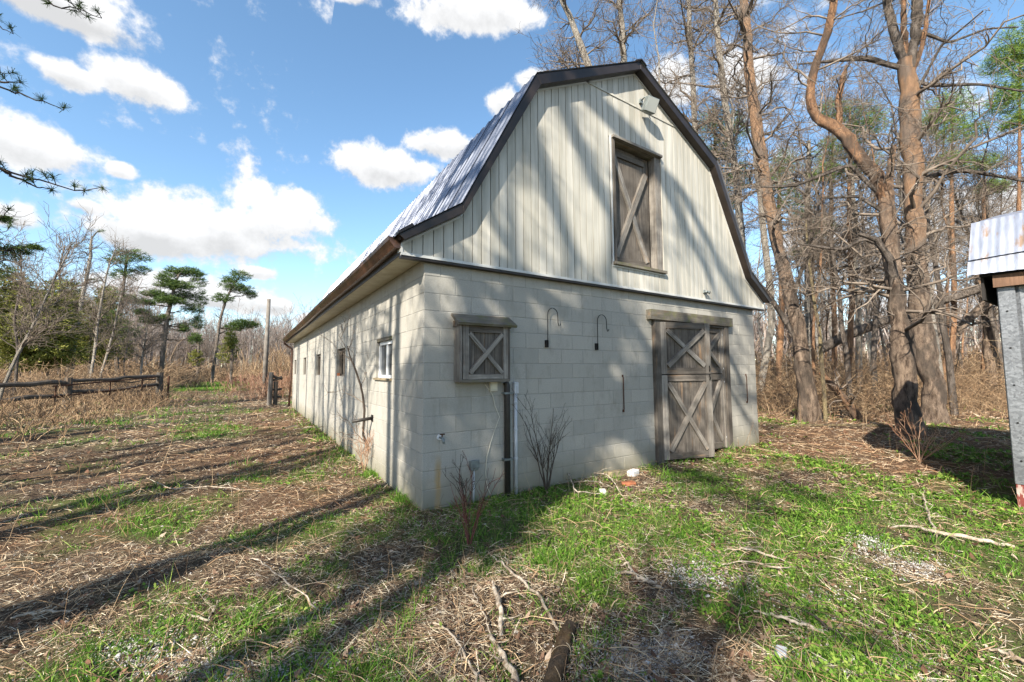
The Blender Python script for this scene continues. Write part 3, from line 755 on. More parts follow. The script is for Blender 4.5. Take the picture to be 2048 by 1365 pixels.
MB().prism([(sx0-.04, sz1-.02), (sx1+.05, sz1-.02), (sx1+.05, sz1+.05), (sx0-.04, sz1+.05)], -.17, -.003).obj('hood_block', M_WOOD, sh)

# ------------------------------------------------------------------ fittings on the barn
fl = thing('floodlight', 'grey square floodlight high on the gable under the roof peak', 'floodlight', (3.78, YS, 6.07))
q = lambda a: tuple(a)
MB().box((-.035, -.035, -.02), (.035, .0, .05)).obj('mount', M_BOXG, fl)
MB().tube([(0, -.03, .03), (.0, -.10, .05), (.03, -.14, .0)], .013, 8).obj('arm', M_BOXG, fl, smooth=True)
lampb = MB().box((-.11, -.06, -.115), (.11, .06, .115)).obj('housing', M_BOXG, fl, bevel=.012); lampb.location = (.045, -.17, -.12); lampb.rotation_euler = (math.radians(28), math.radians(8), math.radians(-14))
gl_ = MB().box((-.095, -.066, -.10), (.095, -.0605, .10)).obj('lens', m_glass('lamp_glass', (.35, .37, .36), .2), fl); gl_.location = lampb.location; gl_.rotation_euler = lampb.rotation_euler
fl2 = thing('floodlight', 'small grey double lamp low on the gable above the barn door', 'floodlight', (5.44, YS, 2.98))
MB().box((-.045, -.025, -.03), (.045, .0, .03)).obj('mount', M_BOXG, fl2, bevel=.004)
for s in (-1, 1):
    MB().tube([(s*.02, -.02, 0), (s*.035, -.05, -.005), (s*.045, -.085, -.02)], [.012, .022, .03], 10).obj('lamp_head', M_BOXG, fl2, smooth=True)
def hookfit(x, zb, ztop, w_, label):
    h = thing('hanging_hook', label, 'hook', (x, 0, zb), 'plant hooks on the front wall')
    MB().box((-.022, -.04, -.05), (.022, -.001, .05)).obj('bracket', M_BLACK, h, bevel=.004)
    pts = [(0, -.045, -.03), (0, -.047, .2), (0, -.05, ztop-zb-w_/2)]
    for a in np.linspace(0, math.pi, 10)[1:]: pts.append((w_/2-math.cos(a)*w_/2, -.05, ztop-zb-w_/2+math.sin(a)*w_/2))
    pts += [(w_+.005, -.05, ztop-zb-w_/2-.11), (w_+.02, -.05, ztop-zb-w_/2-.155), (w_+.04, -.05, ztop-zb-w_/2-.15), (w_+.05, -.05, ztop-zb-w_/2-.12)]
    MB().tube(pts, .006, 6).obj('hook_rod', M_BLACK, h, smooth=True)
hookfit(1.76, 1.90, 2.395, .175, 'curved black hanging hook nearer the shuttered opening')
hookfit(2.70, 1.885, 2.37, .185, 'curved black hanging hook nearer the barn door')
def strap(x, z0, z1, label):
    t = thing('iron_strap', label, 'strap', (x, 0, z0), 'iron straps on the front wall')
    MB().tube([(0, -.012, 0), (0, -.02, .03), (.0, -.02, z1-z0-.03), (0, -.012, z1-z0)], .009, 6).obj('rod', M_RUST, t)
    MB().box((-.016, -.014, -.02), (.016, -.001, .02)).obj('clip', M_RUST, t); MB().box((-.012, -.014, z1-z0-.015), (.012, -.001, z1-z0+.02)).obj('clip', M_RUST, t)
strap(3.26, .90, 1.44, 'thin rusty rod on the wall left of the barn door')
strap(6.90, .87, 1.42, 'thin rusty rod on the wall right of the barn door')
fau = thing('water_spigot', 'metal water spigot poking through foam on the front wall', 'spigot', (.205, 0, .775))
a = np.linspace(0, 2*math.pi, 13)[:-1]
MB().prism([(math.cos(t)*.036*random.uniform(.85, 1.1), math.sin(t)*.036*random.uniform(.85, 1.1)) for t in a], -.014, -.001).obj('foam_collar', M_WHITE, fau)
MB().tube([(0, -.01, 0), (0, -.07, 0), (0, -.11, -.012), (.0, -.125, -.055)], [.014, .014, .016, .014], 8).obj('pipe', M_BOXG, fau, smooth=True)
MB().tube([(0, -.07, .0), (0, -.075, .04)], .008, 6).obj('valve_stem', M_RUST, fau)
MB().tube([(-.03, -.078, .042), (.03, -.078, .042)], .008, 6).obj('handle', M_RUST, fau)
ob = thing('outlet_box', 'grey electrical outlet box on a short conduit near the ground', 'outlet', (.63, 0, .41))
MB().box((-.05, -.065, -.055), (.05, -.002, .055)).obj('box', M_BOXG, ob, bevel=.006)
MB().box((-.056, -.078, -.028), (.056, -.066, .064)).obj('cover', M_BOXG, ob, bevel=.004)
MB().tube([(0, -.03, -.055), (0, -.03, -.45)], .013, 8).obj('conduit', M_GREYPLASTIC, ob, smooth=True)
dp = thing('dark_pipe', 'tall dark brown pipe strapped upright to the front wall', 'pipe', (1.10, 0, 0))
MB().tube([(.0, -.042, -.05), (0, -.042, 1.35), (-.012, -.03, 1.39)], .038, 12).obj('pipe', M_DKPIPE, dp, smooth=True)
for z_ in (.43, 1.25): MB().box((-.06, -.084, z_-.012), (.06, -.001, z_+.012)).obj('pipe_clamp', M_BOXG, dp)
gp_ = thing('grey_conduit', 'pale grey plastic conduit with junction cap beside the dark pipe', 'conduit', (1.235, 0, 0))
MB().tube([(.0, -.03, -.05), (0, -.03, 1.24)], .0235, 10).obj('pipe', M_GREYPLASTIC, gp_, smooth=True)
MB().box((-.032, -.06, 1.24), (.032, -.002, 1.385)).obj('junction_cap', M_GREYPLASTIC, gp_, bevel=.006)
for z_ in (.42, .78, 1.12): MB().tube([(0, -.03, z_-.012), (0, -.03, z_+.012)], .030, 10).obj('coupling', M_GREYPLASTIC, gp_)
jb = thing('junction_box', 'small cream junction box under the boxed shutter', 'box', (.905, 0, 1.335))
MB().box((-.05, -.05, -.055), (.05, -.002, .06)).obj('box', M_WIRE, jb, bevel=.004); MB().box((-.03, -.056, -.03), (.03, -.051, .03)).obj('cover', M_SOFFIT, jb)
cable = [(991-22, 768), (985, 790), (990, 812), (999, 834), (989, 862), (980, 890), (974, 915), (971, 945), (975, 975), (983, 995)]
cp = [hit(u, v, 1, -.015) for u, v in cable]
cab = MB().tube(np.array(cp), .0045, 5).obj('loose_cable', M_WIRE, None, smooth=True)
cab['label'] = 'thin cream cable dangling down the wall from the boxed shutter'; cab['category'] = 'cable'
# pipe stub on the side wall
sp = thing('pipe_stub', 'black pipe stub sticking out of the side wall near the corner', 'pipe', (0, 2.20, .80))
MB().tube([(.0, 0, 0), (-.30, .02, -.035)], .026, 10).obj('pipe', M_DKPIPE, sp, smooth=True); MB().box((-.012, -.05, -.05), (-.001, .05, .05)).obj('flange', M_BLACK, sp)

# ------------------------------------------------------------------ shed on the right
SX, SY = 5.62, -3.58
shed = thing('shed', 'small galvanised metal shed with sagging sheet roof at the right edge', 'shed', (0, 0, 0))
wl = MB().box((SX+.03, SY-4.2, -.1), (SX+.05, SY-.02, 2.6)).box((SX+.05, SY-.05, -.1), (SX+4.5, SY-.02, 2.75)).box((SX+.05, SY-4.2, -.1), (SX+4.5, SY-4.17, 2.75)).box((SX+4.47, SY-4.17, -.1), (SX+4.5, SY-.05, 2.6)).obj('wall', M_GALV, shed)
yy = SY-.14
while yy > SY-4.1:                                         # overlapping ribbed sheets
    mb = MB(); y1 = yy-.60
    pr = [(SX+.012, yy)]
    V = []; 
    P_ = [(yy+.02, 0.012), (yy-.02, .028), (yy-.06, .0)]
    for r in range(1, 4): P_ += [(yy-.15*r+.02, 0), (yy-.15*r, .016), (yy-.15*r-.02, 0)]
    P_ += [(y1, 0.0)]
    for z_ in (.26, 2.52): V += [(SX+.02-h_, y_, z_) for y_, h_ in P_]
    n = len(P_); MB().add(V, [(j, j+1, n+j+1, n+j) for j in range(n-1)]).obj('wall_sheet', M_GALV, wl); yy = y1
MB().box((SX-.035, SY-.13, .24), (SX+.02, SY-.0, 2.54)).box((SX+.02, SY-.02, .24), (SX+.16, SY+.012, 2.54)).obj('corner_flashing', M_GALV, shed, bevel=.004)
cf = MB()
for z_ in np.arange(.5, 2.4, .42): cf.tube([(SX-.034, SY-.06, z_), (SX-.042, SY-.06, z_)], .01, 6)
cf.obj('screws', M_BLACK, shed, kind='stuff')
MB().box((SX-.03, SY-4.2, -.1), (SX+.028, SY-.005, .235)).box((SX+.028, SY-.03, -.1), (SX+1.5, SY-.004, .235)).obj('foundation_board', M_REDP, shed)
MB().box((SX-.05, SY-.36, .33), (SX-.0, SY-.22, .50)).obj('latch_plate', M_WOODL, shed)
# roof: two lapping rows of corrugated sheets falling towards the camera side
XE, ZE = SX-.15, 2.63
slope = (.40, .68)
sr = MB().prism([(XE+.05, ZE-.03), (XE+.05+.40, ZE+.64), (XE+2.5, ZE+1.20), (XE+4.6, ZE+.64), (XE+5.0, ZE-.03)], SY-4.2, SY+.12).obj('roof', M_DARK, shed)
def corr(y0, y1, a, b, lift0, lift1, wav, sv=slope, org=(0, 0)):
    n = int(abs(y1-y0)/.011); ys = np.linspace(y0, y1, n); V = []
    sl = np.array([sv[0], 0, sv[1]]); sl = sl/np.linalg.norm(sl); nn = np.array([-sl[2], 0, sl[0]])
    for s_, lf in ((a, lift0), ((a+b)/2, (lift0+lift1)/2+.004), (b, lift1)):
        e = 1.0 if s_ == a else .25
        for y_ in ys: V.append(np.array([XE+org[0], y_, ZE+org[1]])+sl*(s_+wav*math.sin(y_*5+a*9)*e)+nn*(lf+.0014*math.cos(y_*2*math.pi/.066)+wav*math.sin(y_*4.5+2+a)*e))
    Fc = [(r*n+j, r*n+j+1, (r+1)*n+j+1, (r+1)*n+j) for r in range(2) for j in range(n-1)]
    return MB().add(V, Fc)
for k in range(5):
    y0 = SY+.20-k*.62; y1 = y0-.64
    corr(y0, y1, -.02, .24, .02, .03, .010).obj('roof_sheet', M_SHEDROOF, sr, smooth=True)
    corr(y0-.01, y1-.01, .19, .80, .060, .035, .012).obj('roof_sheet', M_SHEDROOF, sr, smooth=True)
    corr(y0, y1, -.05, 2.2, .05, .03, 0, (2.05, .56), (.45, .66)).obj('roof_sheet', M_SHEDROOF, sr, smooth=True)
MB().box((XE+.055, SY-4.2, ZE-.17), (XE+.095, SY+.02, ZE-.03)).obj('fascia_board', M_FASCIA, shed)
MB().box((XE+.10, SY+.095, ZE-.30), (XE+1.9, SY+.118, ZE-.031)).obj('gable_end_board', M_DARK, shed)

# ------------------------------------------------------------------ trees
def rotate_toward(T, ang, r):
    """unit vectors at angle ang from T, random roll"""
    a = r.normal(size=T.shape); a -= (a*T).sum(1, keepdims=True)*T; a /= np.linalg.norm(a, axis=1, keepdims=True)+1e-9
    return T*np.cos(ang)[:, None]+a*np.sin(ang)[:, None]
def grow(P, R, n, r, t0=.3, t1=1., ang=(.5, 1.1), ln=(.5, 1.5), m_=6, rad=.55, wig=.12, grav=.0, up=0., lenfall=.0, horiz=False):
    """spawn n branches on polylines P (k,m,3) with radii R"""
    k, mm, _ = P.shape; L = np.linalg.norm(np.diff(P, axis=1), axis=2).sum(1); idx = r.choice(k, n, p=L/L.sum())
    t = r.uniform(t0, t1, n); f = t*(mm-1); i = np.minimum(f.astype(int), mm-2); fr = (f-i)[:, None]
    base = P[idx, i]*(1-fr)+P[idx, i+1]*fr; T = P[idx, i+1]-P[idx, i]; T /= np.linalg.norm(T, axis=1, keepdims=True)+1e-9
    r0 = (R[idx, i]*(1-fr[:, 0])+R[idx, i+1]*fr[:, 0])
    D = rotate_toward(T, r.uniform(*ang, n), r)
    if horiz: D[:, 2] *= .35
    D[:, 2] += up; D /= np.linalg.norm(D, axis=1, keepdims=True)
    ll = r.uniform(*ln, n)*(1-lenfall*t)
    s = np.linspace(0, 1, m_)
    W_ = np.cumsum(r.normal(size=(n, m_, 3)), axis=1)*wig/np.sqrt(m_); W_ -= W_[:, :1]
    Q = base[:, None, :]+ll[:, None, None]*(s[None, :, None]*D[:, None, :]+W_*s[None, :, None])
    Q[:, :, 2] += (ll[:, None]*grav)*(s**2)[None, :]
    rr = np.minimum(r0*rad, ll*.03+.004)[:, None]*(1-.8*s)[None, :]
    return Q, rr
def spine(H, r, lean=(0, 0), wob=.25, m_=14):
    s = np.linspace(0, 1, m_); P = np.zeros((m_, 3)); P[:, 2] = s*H-.15
    w = np.cumsum(r.normal(size=(m_, 2)), axis=0)*wob/np.sqrt(m_); w -= w[0]
    P[:, :2] = w*s[:, None]+np.outer(s, lean)*H; return P
def bare_mesh(seed, H=15, r0=.12, n1=34, n2=330, n3=1500, t0=.35, lean=(0, 0), wob=.4, up=.35, l1=(1.2, 3.0), path=None, rad=None, twig=.004, grav=0.05, l3=(.25, .7), sides=8, horiz=False, lf=.35):
    r = np.random.default_rng(seed)
    P0 = spine(H, r, lean, wob) if path is None else np.asarray(path, float)
    mm = len(P0); s = np.linspace(0, 1, mm); R0 = r0*(1-.88*s**.9) if rad is None else np.asarray(rad, float)
    trunk = tubes(P0[None], R0[None], sides)
    P1, R1 = grow(P0[None], R0[None], n1, r, t0, 1., (.6, 1.3), l1, 8, .5, .22, grav, up, lf, horiz)
    P2, R2 = grow(P1, R1, n2, r, .15, 1., (.4, 1.1), (l1[0]*.4, l1[1]*.45), 6, .6, .25, grav, up*.5)
    P3, R3 = grow(P2, R2, n3, r, .1, 1., (.3, 1.0), l3, 4, .7, .2)
    R1 = np.maximum(R1, twig*1.3); R2 = np.maximum(R2, twig*1.1); R3 = np.maximum(R3*0+twig, twig)*np.linspace(1, .5, 4)[None]
    crown = joinq([tubes(P1, R1, 5), tubes(P2, R2, 3), tubes(P3, R3, 3)])
    return trunk, crown, (P1, P2, P3)
def needles(pts, size, n, r, flat=.6, width=.16):
    """sprays of narrow leaves round given points"""
    k = len(pts); c = np.repeat(pts, n, axis=0)+r.normal(size=(k*n, 3))*size*.45*np.array([1, 1, flat])
    d = r.normal(size=(k*n, 3)); d[:, 2] = np.abs(d[:, 2])*.7; d /= np.linalg.norm(d, axis=1, keepdims=True)
    b = rotate_toward(d, np.full(k*n, np.pi/2), r); L = size*r.uniform(.6, 1.3, k*n)[:, None]; w = L*width
    V = np.stack([c-b*w*.5, c+b*w*.5, c+d*L+b*w*.3, c+d*L-b*w*.3], 1).reshape(-1, 3)
    Q = np.arange(k*n*4).reshape(-1, 4); return V, Q
TREES_BARK = {}
def put_tree(name, label, cat, base, trunk, crown, tm, cm, fol=None, fm=None, group=None, rot=0., scale=1., share=None):
    t = thing(name, label, cat, tuple(map(float, base)), group); t.rotation_euler = (0, 0, rot); t.scale = (scale,)*3
    key = share
    if key and key in TREES_BARK: ms = TREES_BARK[key]
    else:
        ms = [fastmesh('trunk', *trunk, tm, True), fastmesh('crown', *crown, cm, False), fastmesh('foliage', *fol, fm, False) if fol else None]
        if key: TREES_BARK[key] = ms
    obj('trunk', ms[0], t); obj('crown', ms[1], t)
    if ms[2]: obj('foliage', ms[2], t)
    return t
def pxpath(base, pts, widths, m_=16):
    """trunk path from picture points on the upright plane through base, given widths in picture pixels"""
    P = np.array([onplane(u, v, base) for u, v in pts]); d = np.array([depth(p) for p in P]); R = np.array(widths)/2*d/F_PX*((P-CAM)@FH/np.linalg.norm((P-CAM)[:, :2], axis=1))
    s = np.concatenate([[0], np.cumsum(np.linalg.norm(np.diff(P, axis=0), axis=1))]); s /= s[-1]; t = np.linspace(0, 1, m_)
    return np.stack([np.interp(t, s, P[:, i]) for i in range(3)], 1), np.interp(t, s, R)

def rough_tube(P, R, k, seed, amp=.06):
    """limb or trunk with ridges, knots and swellings in the surface itself"""
    r = np.random.default_rng(seed); L = np.linalg.norm(np.diff(P, axis=0), axis=1).sum(); rm = float(np.mean(R))
    if rm > .05:
        n = int(min(110, max(len(P), L/(rm*.55)))); t = np.linspace(0, 1, n); s_ = np.linspace(0, 1, len(P)); P = np.stack([np.interp(t, s_, P[:, i]) for i in range(3)], 1); R = np.interp(t, s_, R); k = max(k, 18)
    V, Q = tubes(P[None], np.asarray(R)[None], k); m_ = len(P); C = np.repeat(P, k, axis=0)
    if rm > .05:
        a = np.tile(np.arange(k), m_); z = np.repeat(np.linspace(0, L, m_), k); wr = np.minimum(a, k-a)
        d = (fbm(wr*1.15+seed, z*2.6, 3)-.5)*.34+(fbm(wr*.35+seed*2, z*.9+7, 2)-.5)*.45+r.normal(size=m_*k)*.018
        for _ in range(int(L*1.2)):
            za, aa = r.uniform(0, L), r.integers(0, k); da = np.abs(a-aa); da = np.minimum(da, k-da)
            d += .22*np.exp(-((z-za)/(rm*.7))**2-(da/1.6)**2)
        V = C+(V-C)*(1+d)[:, None]
    else: V = C+(V-C)*(1+amp*r.normal(size=(m_*k, 1)))
    return V, Q
def big_tree(name, label, cat, bpix, stems, bark, seed, n1=26, n2=160, n3=700, l1=(.8, 2.6), t0=.35, extra=(), crown_mat=None, up=.0, twig=.0045, bark2=None, lo=None):
    """large foreground trunk(s) traced through picture points; extra = single big limbs [(pts, widths)]"""
    base = G(*bpix); base[2] = gz(base[0], base[1]); t = thing(name, label, cat, tuple(map(float, base)))
    r = np.random.default_rng(seed)
    allP, allR = [], []
    for j, (pts, wd, mt) in enumerate(stems):
        P, R = pxpath(base, pts, wd, 22); P = P-base
        if j == 0: P[0, 2] = min(P[0, 2], 0)-.15; R[0] *= 1.25
        P[2:-1] += r.normal(size=(len(P)-3, 3))*R[2:-1, None]*.10
        V = rough_tube(P, R, 14, seed+j); obj('trunk' if mt is bark else 'limb', fastmesh('trunk', *V, mt, True), t)
        allP.append(P); allR.append(R)
    for j, (pts, wd) in enumerate(extra):
        P, R = pxpath(base, pts, wd, 16); P = P-base; P[:, :] += np.cumsum(r.normal(size=P.shape), 0)*R[:, None]*.10
        dirn = r.choice([-1, 1])*unit(base-CAM)*np.array([1, 1, 0]); P += np.outer(np.linspace(0, 1, 16)**1.3, dirn)*np.linalg.norm(P[-1]-P[0])*.45
        obj('limb', fastmesh('limb', *rough_tube(P, R, 8, seed+50+j), M_BARK, True), t); allP.append(np.array([np.interp(np.linspace(0, 1, 22), np.linspace(0, 1, 16), P[:, i]) for i in range(3)]).T); allR.append(np.interp(np.linspace(0, 1, 22), np.linspace(0, 1, 16), R))
    P0 = np.stack(allP); R0 = np.stack(allR)
    Ps, Rs = grow(P0, R0, 46, r, .12, .95, (.9, 1.5), (.08, .45), 4, .55, .25); Rs = np.maximum(Rs, .009)
    P1, R1 = grow(P0, R0, n1, r, t0, .97, (.8, 1.5), l1, 9, .28, .30, -.05, up)
    P2, R2 = grow(P1, R1, n2, r, .15, 1., (.4, 1.1), (.3, 1.1), 6, .6, .3, -.05)
    P3, R3 = grow(P2, R2, n3, r, .1, 1., (.3, 1.1), (.12, .45), 4, .7, .25)
    R1 = np.maximum(R1, twig*1.6); R2 = np.maximum(R2, twig*1.2); R3 = np.maximum(R3, twig*.9)*np.linspace(1, .6, 4)[None]
    obj('branches', fastmesh('branches', *joinq([tubes(P1, R1, 5), tubes(P2, R2, 4), tubes(P3, R3, 3), tubes(Ps, Rs, 5)]), crown_mat or M_TWIG, False), t)
    return t, base, P0, R0

# big pines and poplars on the edge of the wood right of the barn
big_tree('tall_tree', 'leaning brown trunk nearest the right corner of the barn', 'tree', (1622, 843),
    [([(1622, 850), (1612, 760), (1600, 690), (1585, 600), (1562, 520), (1545, 440), (1528, 350), (1512, 240), (1496, 120), (1486, 0), (1480, -120)], [46, 36, 33, 30, 27, 25, 23, 22, 20, 18, 12], M_PINEBARK)], M_PINEBARK, 11,
    n1=44, n2=380, n3=1700, l1=(.8, 3.0),
    extra=[([(1600, 690), (1568, 640), (1540, 600), (1505, 560)], [13, 11, 9, 6]), ([(1585, 600), (1622, 500), (1640, 420)], [9, 7, 4])])
big_tree('forked_pine', 'forked pine whose crooked orange limb bends up to the left', 'tree', (1822, 868),
    [([(1824, 872), (1812, 790), (1806, 700), (1796, 610), (1784, 520), (1776, 440), (1772, 385)], [66, 50, 46, 42, 38, 36, 34], M_PINEBARK),
     ([(1773, 400), (1752, 350), (1722, 325), (1700, 280), (1668, 250), (1632, 235), (1618, 200), (1624, 150), (1640, 105), (1655, 60), (1668, 10), (1674, -60)], [33, 34, 30, 26, 24, 20, 20, 19, 18, 18, 17, 12], M_PINEORANGE),
     ([(1680, 262), (1676, 200), (1688, 150), (1694, 130)], [14, 13, 12, 4], M_PINEORANGE),
     ([(1774, 400), (1782, 330), (1790, 290)], [22, 16, 8], M_PINEBARK)], M_PINEBARK, 12,
    n1=44, n2=380, n3=1700, l1=(.7, 2.6), up=-.05,
    extra=[([(1782, 500), (1730, 480), (1690, 505), (1600, 500)], [14, 10, 8, 4]), ([(1795, 600), (1786, 530), (1760, 490), (1725, 482)], [20, 18, 12, 8]),
           ([(1770, 400), (1700, 340), (1600, 392), (1510, 402)], [12, 9, 7, 3]), ([(1776, 430), (1720, 400), (1650, 410)], [11, 8, 4])])
big_tree('tall_pine', 'tall straight pine splitting into several stems near the top of the photo', 'tree', (1868, 842),
    [([(1872, 846), (1858, 760), (1850, 690), (1838, 600), (1832, 500), (1826, 400), (1822, 300), (1820, 200), (1812, 120)], [58, 46, 46, 44, 43, 42, 42, 40, 36], M_PINEBARK),
     ([(1812, 130), (1792, 80), (1776, 20), (1765, -60)], [24, 22, 18, 14], M_BARK), ([(1815, 130), (1808, 60), (1806, -50)], [16, 14, 11], M_PINEORANGE),
     ([(1818, 140), (1832, 70), (1835, 0), (1836, -70)], [24, 24, 22, 18], M_BARK), ([(1820, 160), (1846, 90), (1856, 20), (1862, -60)], [12, 11, 9, 7], M_PINEORANGE)], M_PINEBARK, 13,
    n1=70, n2=520, n3=2400, l1=(.8, 3.6),
    extra=[([(1826, 380), (1870, 345), (1930, 330), (1990, 335), (2048, 338), (2100, 345)], [16, 15, 12, 10, 9, 6]), ([(1815, 140), (1740, 128), (1690, 140), (1610, 165)], [13, 12, 9, 3]),
           ([(1818, 160), (1880, 180), (1950, 190), (2048, 232)], [12, 9, 7, 5]), ([(1832, 470), (1780, 520), (1700, 555)], [10, 8, 4]),
           ([(1826, 60), (1900, 75), (1980, 30), (2048, 12)], [10, 8, 6, 4]), ([(1824, 200), (1880, 110), (1960, 60)], [8, 6, 4])])
big_tree('broken_tree', 'broken pale snag beside the shed corner', 'tree', (1985, 800),
    [([(1990, 800), (1985, 700), (1975, 620), (1965, 560), (1958, 500), (1962, 440)], [34, 30, 30, 28, 24, 18], M_PINEBARK)], M_PINEBARK, 14, n1=14, n2=90, n3=400, l1=(.6, 1.8),
    extra=[([(1975, 610), (1930, 640), (1890, 700)], [12, 10, 6])])
# fallen trunks
def fallen(label, pts, wd, bpix, m_, seed, into=0.):
    base = G(*bpix); P, R = pxpath(base, pts, wd, 14); org = P[0].copy(); P = P-org
    P += np.outer(np.linspace(0, 1, 14), unit((base-CAM)*np.array([1, 1, 0])))*into
    t = thing('fallen_trunk', label, 'fallen tree', tuple(map(float, org)))
    obj('trunk', fastmesh('trunk', *rough_tube(P, R, 12, seed), m_, True), t); r = np.random.default_rng(seed)
    P1, R1 = grow(P[None], R[None], 12, r, .2, 1., (.7, 1.4), (.3, 1.2), 6, .3, .3, -.1); obj('branches', fastmesh('branches', *tubes(P1, np.maximum(R1, .005), 4), M_TWIG), t)
fallen('long fallen trunk slanting up behind the two big pines', [(1640, 700), (1690, 672), (1760, 645), (1850, 610), (1920, 590), (2000, 560)], [22, 24, 24, 22, 26, 24], (1700, 800), M_BARK, 21, .8)
fallen('short broken trunk leaning beside the slim tan sapling', [(1718, 838), (1690, 800), (1664, 770), (1640, 745)], [20, 19, 16, 10], (1712, 838), M_PINEORANGE, 22)
fallen('thick fallen trunk resting high against the snag by the shed', [(1890, 700), (1935, 640), (1980, 600), (2030, 570)], [14, 20, 24, 24], (1900, 800), M_PINEBARK, 23, .5)
fallen('thin pale pole lying on the ground between the trees', [(1560, 852), (1640, 850), (1720, 851), (1800, 853)], [4, 5, 6, 5], (1660, 855), M_TAN, 24)
# slim tan sapling
b = G(1652, 846); P, R = pxpath(b, [(1652, 848), (1648, 780), (1641, 700), (1640, 670), (1628, 600), (1620, 540), (1614, 480), (1612, 440)], [10, 9, 9, 8, 7, 6, 5, 3], 18)
tr = bare_mesh(31, path=P-b, rad=R, n1=10, n2=40, n3=120, l1=(.4, 1.4), t0=.4)
put_tree('sapling', 'slim straight tan sapling between the two large trunks', 'tree', b, tr[0], tr[1], M_TAN, M_TWIG)
# pale birches and poplars
for i, (u0, d, pts, wd, lab) in enumerate([
    (1395, 19, [(1398, 560), (1392, 300), (1385, 160), (1378, 0), (1370, -150)], [14, 12, 11, 9, 6], 'thin white birch rising above the right roof slope of the barn'),
    (1478, 17, [(1490, 700), (1478, 470), (1464, 330), (1448, 180), (1440, 60), (1432, -60)], [20, 17, 15, 14, 12, 9], 'pale crooked birch just right of the roof edge'),
    (1512, 20, [(1545, 700), (1522, 420), (1512, 300), (1496, 150), (1490, 30), (1492, -80)], [16, 14, 14, 12, 11, 8], 'second pale birch right of the roof edge, leaning left'),
    (1612, 22, [(1618, 700), (1614, 560), (1612, 440), (1610, 330), (1608, 282)], [15, 15, 14, 12, 8], 'white snapped birch trunk with a bare broken top'),
    (1180, 17, [(1280, 560), (1225, 250), (1180, 130), (1150, 50), (1128, 0), (1105, -90)], [14, 14, 14, 12, 10, 8], 'pale tree leaning left above the barn ridge'),
    (1248, 19, [(1256, 500), (1250, 250), (1248, 130), (1240, 50), (1232, -10), (1226, -90)], [14, 13, 13, 11, 9, 7], 'upright pale tree just behind the barn ridge'),
    (1665, 24, [(1672, 700), (1660, 500), (1662, 380), (1664, 280)], [12, 11, 9, 5], 'thin reddish trunk between the leaning trunk and forked pine'),
    (1715, 23, [(1718, 720), (1715, 560), (1712, 420), (1706, 300)], [15, 13, 11, 6], 'slim pale trunk left of the forked pine')]):
    b = polar(u0, d); P, R = pxpath(b, pts, wd, 20); P[0] = b-np.array([0, 0, .1]); P = P-b
    P[1:] += np.cumsum(np.random.default_rng(40+i).normal(size=(19, 3)), 0)*.03
    tr = bare_mesh(60+i, path=P, rad=R, n1=34, n2=330, n3=1500, l1=(.8, 3.2), t0=.35, up=.1, twig=.006, horiz=True)
    put_tree('bare_tree', lab, 'tree', b, tr[0], tr[1], M_PALE if i != 6 else M_PINEORANGE, M_TWIG)

# shared meshes for the woods
KINDS = []
for i in range(6):
    tr = bare_mesh(100+i, H=rng.uniform(14, 18), r0=rng.uniform(.08, .15), n1=34, n2=240, n3=850, t0=.3, lean=(rng.normal()*.03, rng.normal()*.03), twig=.0065, wob=.9, up=.25, l1=(.8, 2.6))
    KINDS.append(('bare%d' % i, tr))
WOOD_MATS = [(M_PALE, M_TWIG), (M_BARK, M_TWIG), (M_BARK, M_TWIGD), (M_PINEORANGE, M_TWIG), (M_BARK, M_TWIG), (M_PALE, M_TWIG)]
def wood_label(k, u, d, p, label, group):
    kind = ['pale barked', 'grey brown barked', 'grey barked dark twigged', 'orange barked', 'brown barked', 'whitish barked'][k]
    if group.endswith('on the right'):
        zone = 'just right of the barn roof edge' if u < 1500 else 'left of the leaning trunk' if u < 1620 else 'between leaning trunk and forked pine' if u < 1770 else 'behind the tall straight pine' if u < 1900 else 'between tall pine and shed' if u < 1990 else 'behind the shed'
        dep = 'near' if d < 22 else 'mid distance' if d < 32 else 'far'
    else:
        zone = {'bare trees in the scrub on the left': 'in the scrub behind the left fence', 'far bare trees beyond the field': 'beyond the green field', 'bare trees deep in the left wood': 'deep in the left wood', 'bare trees behind the barn ridge': 'over the barn roof'}.get(group, 'in the wood')
        if group.startswith('bare trees behind'): dep = 'leftmost' if u < 1200 else 'middle'
        elif group.startswith('far'): dep = ('left of the open pines' if u < 400 else 'behind the open pines' if u < 510 else 'by the barn end')
        elif group.startswith('bare trees in the scrub'): dep = ('at the left edge' if u < 70 else 'amid the cedars' if u < 190 else 'near the gate post')
        else: dep = 'at the left edge' if u < 80 else 'above the gate'
    lab = '%s tree %s, %s' % (kind, zone, dep); return lab, group
def scatter_wood(n, area, seed, name, label, group, kmin=0, kmax=6, smin=.8, smax=1.15):
    r = np.random.default_rng(seed); done = 0; pos = []
    while done < n:
        u, d = area(r); p = polar(u, d)
        if -1.5 < p[0] < BW_+1.2 and -1 < p[1] < BL+1: continue
        if SX-1 < p[0] < SX+5.5 and p[1] < SY+1: continue
        if any((p[0]-a_)**2+(p[1]-b_)**2 < .35 for a_, b_ in pos): continue
        pos.append((p[0], p[1])); k = r.integers(kmin, kmax)
        lab_, grp_ = wood_label(k, u, d, p, label, group)
        put_tree(name, lab_, 'tree', p, KINDS[k][1][0], KINDS[k][1][1], *WOOD_MATS[k], group=grp_, rot=r.uniform(0, 6.28), scale=r.uniform(smin, smax), share=KINDS[k][0]); done += 1
scatter_wood(52, lambda r: (r.uniform(1330, 2150), 13+30*r.random()**.8), 5, 'bare_tree', 'bare slender tree in the wood right of the barn', 'bare trees in the wood on the right')
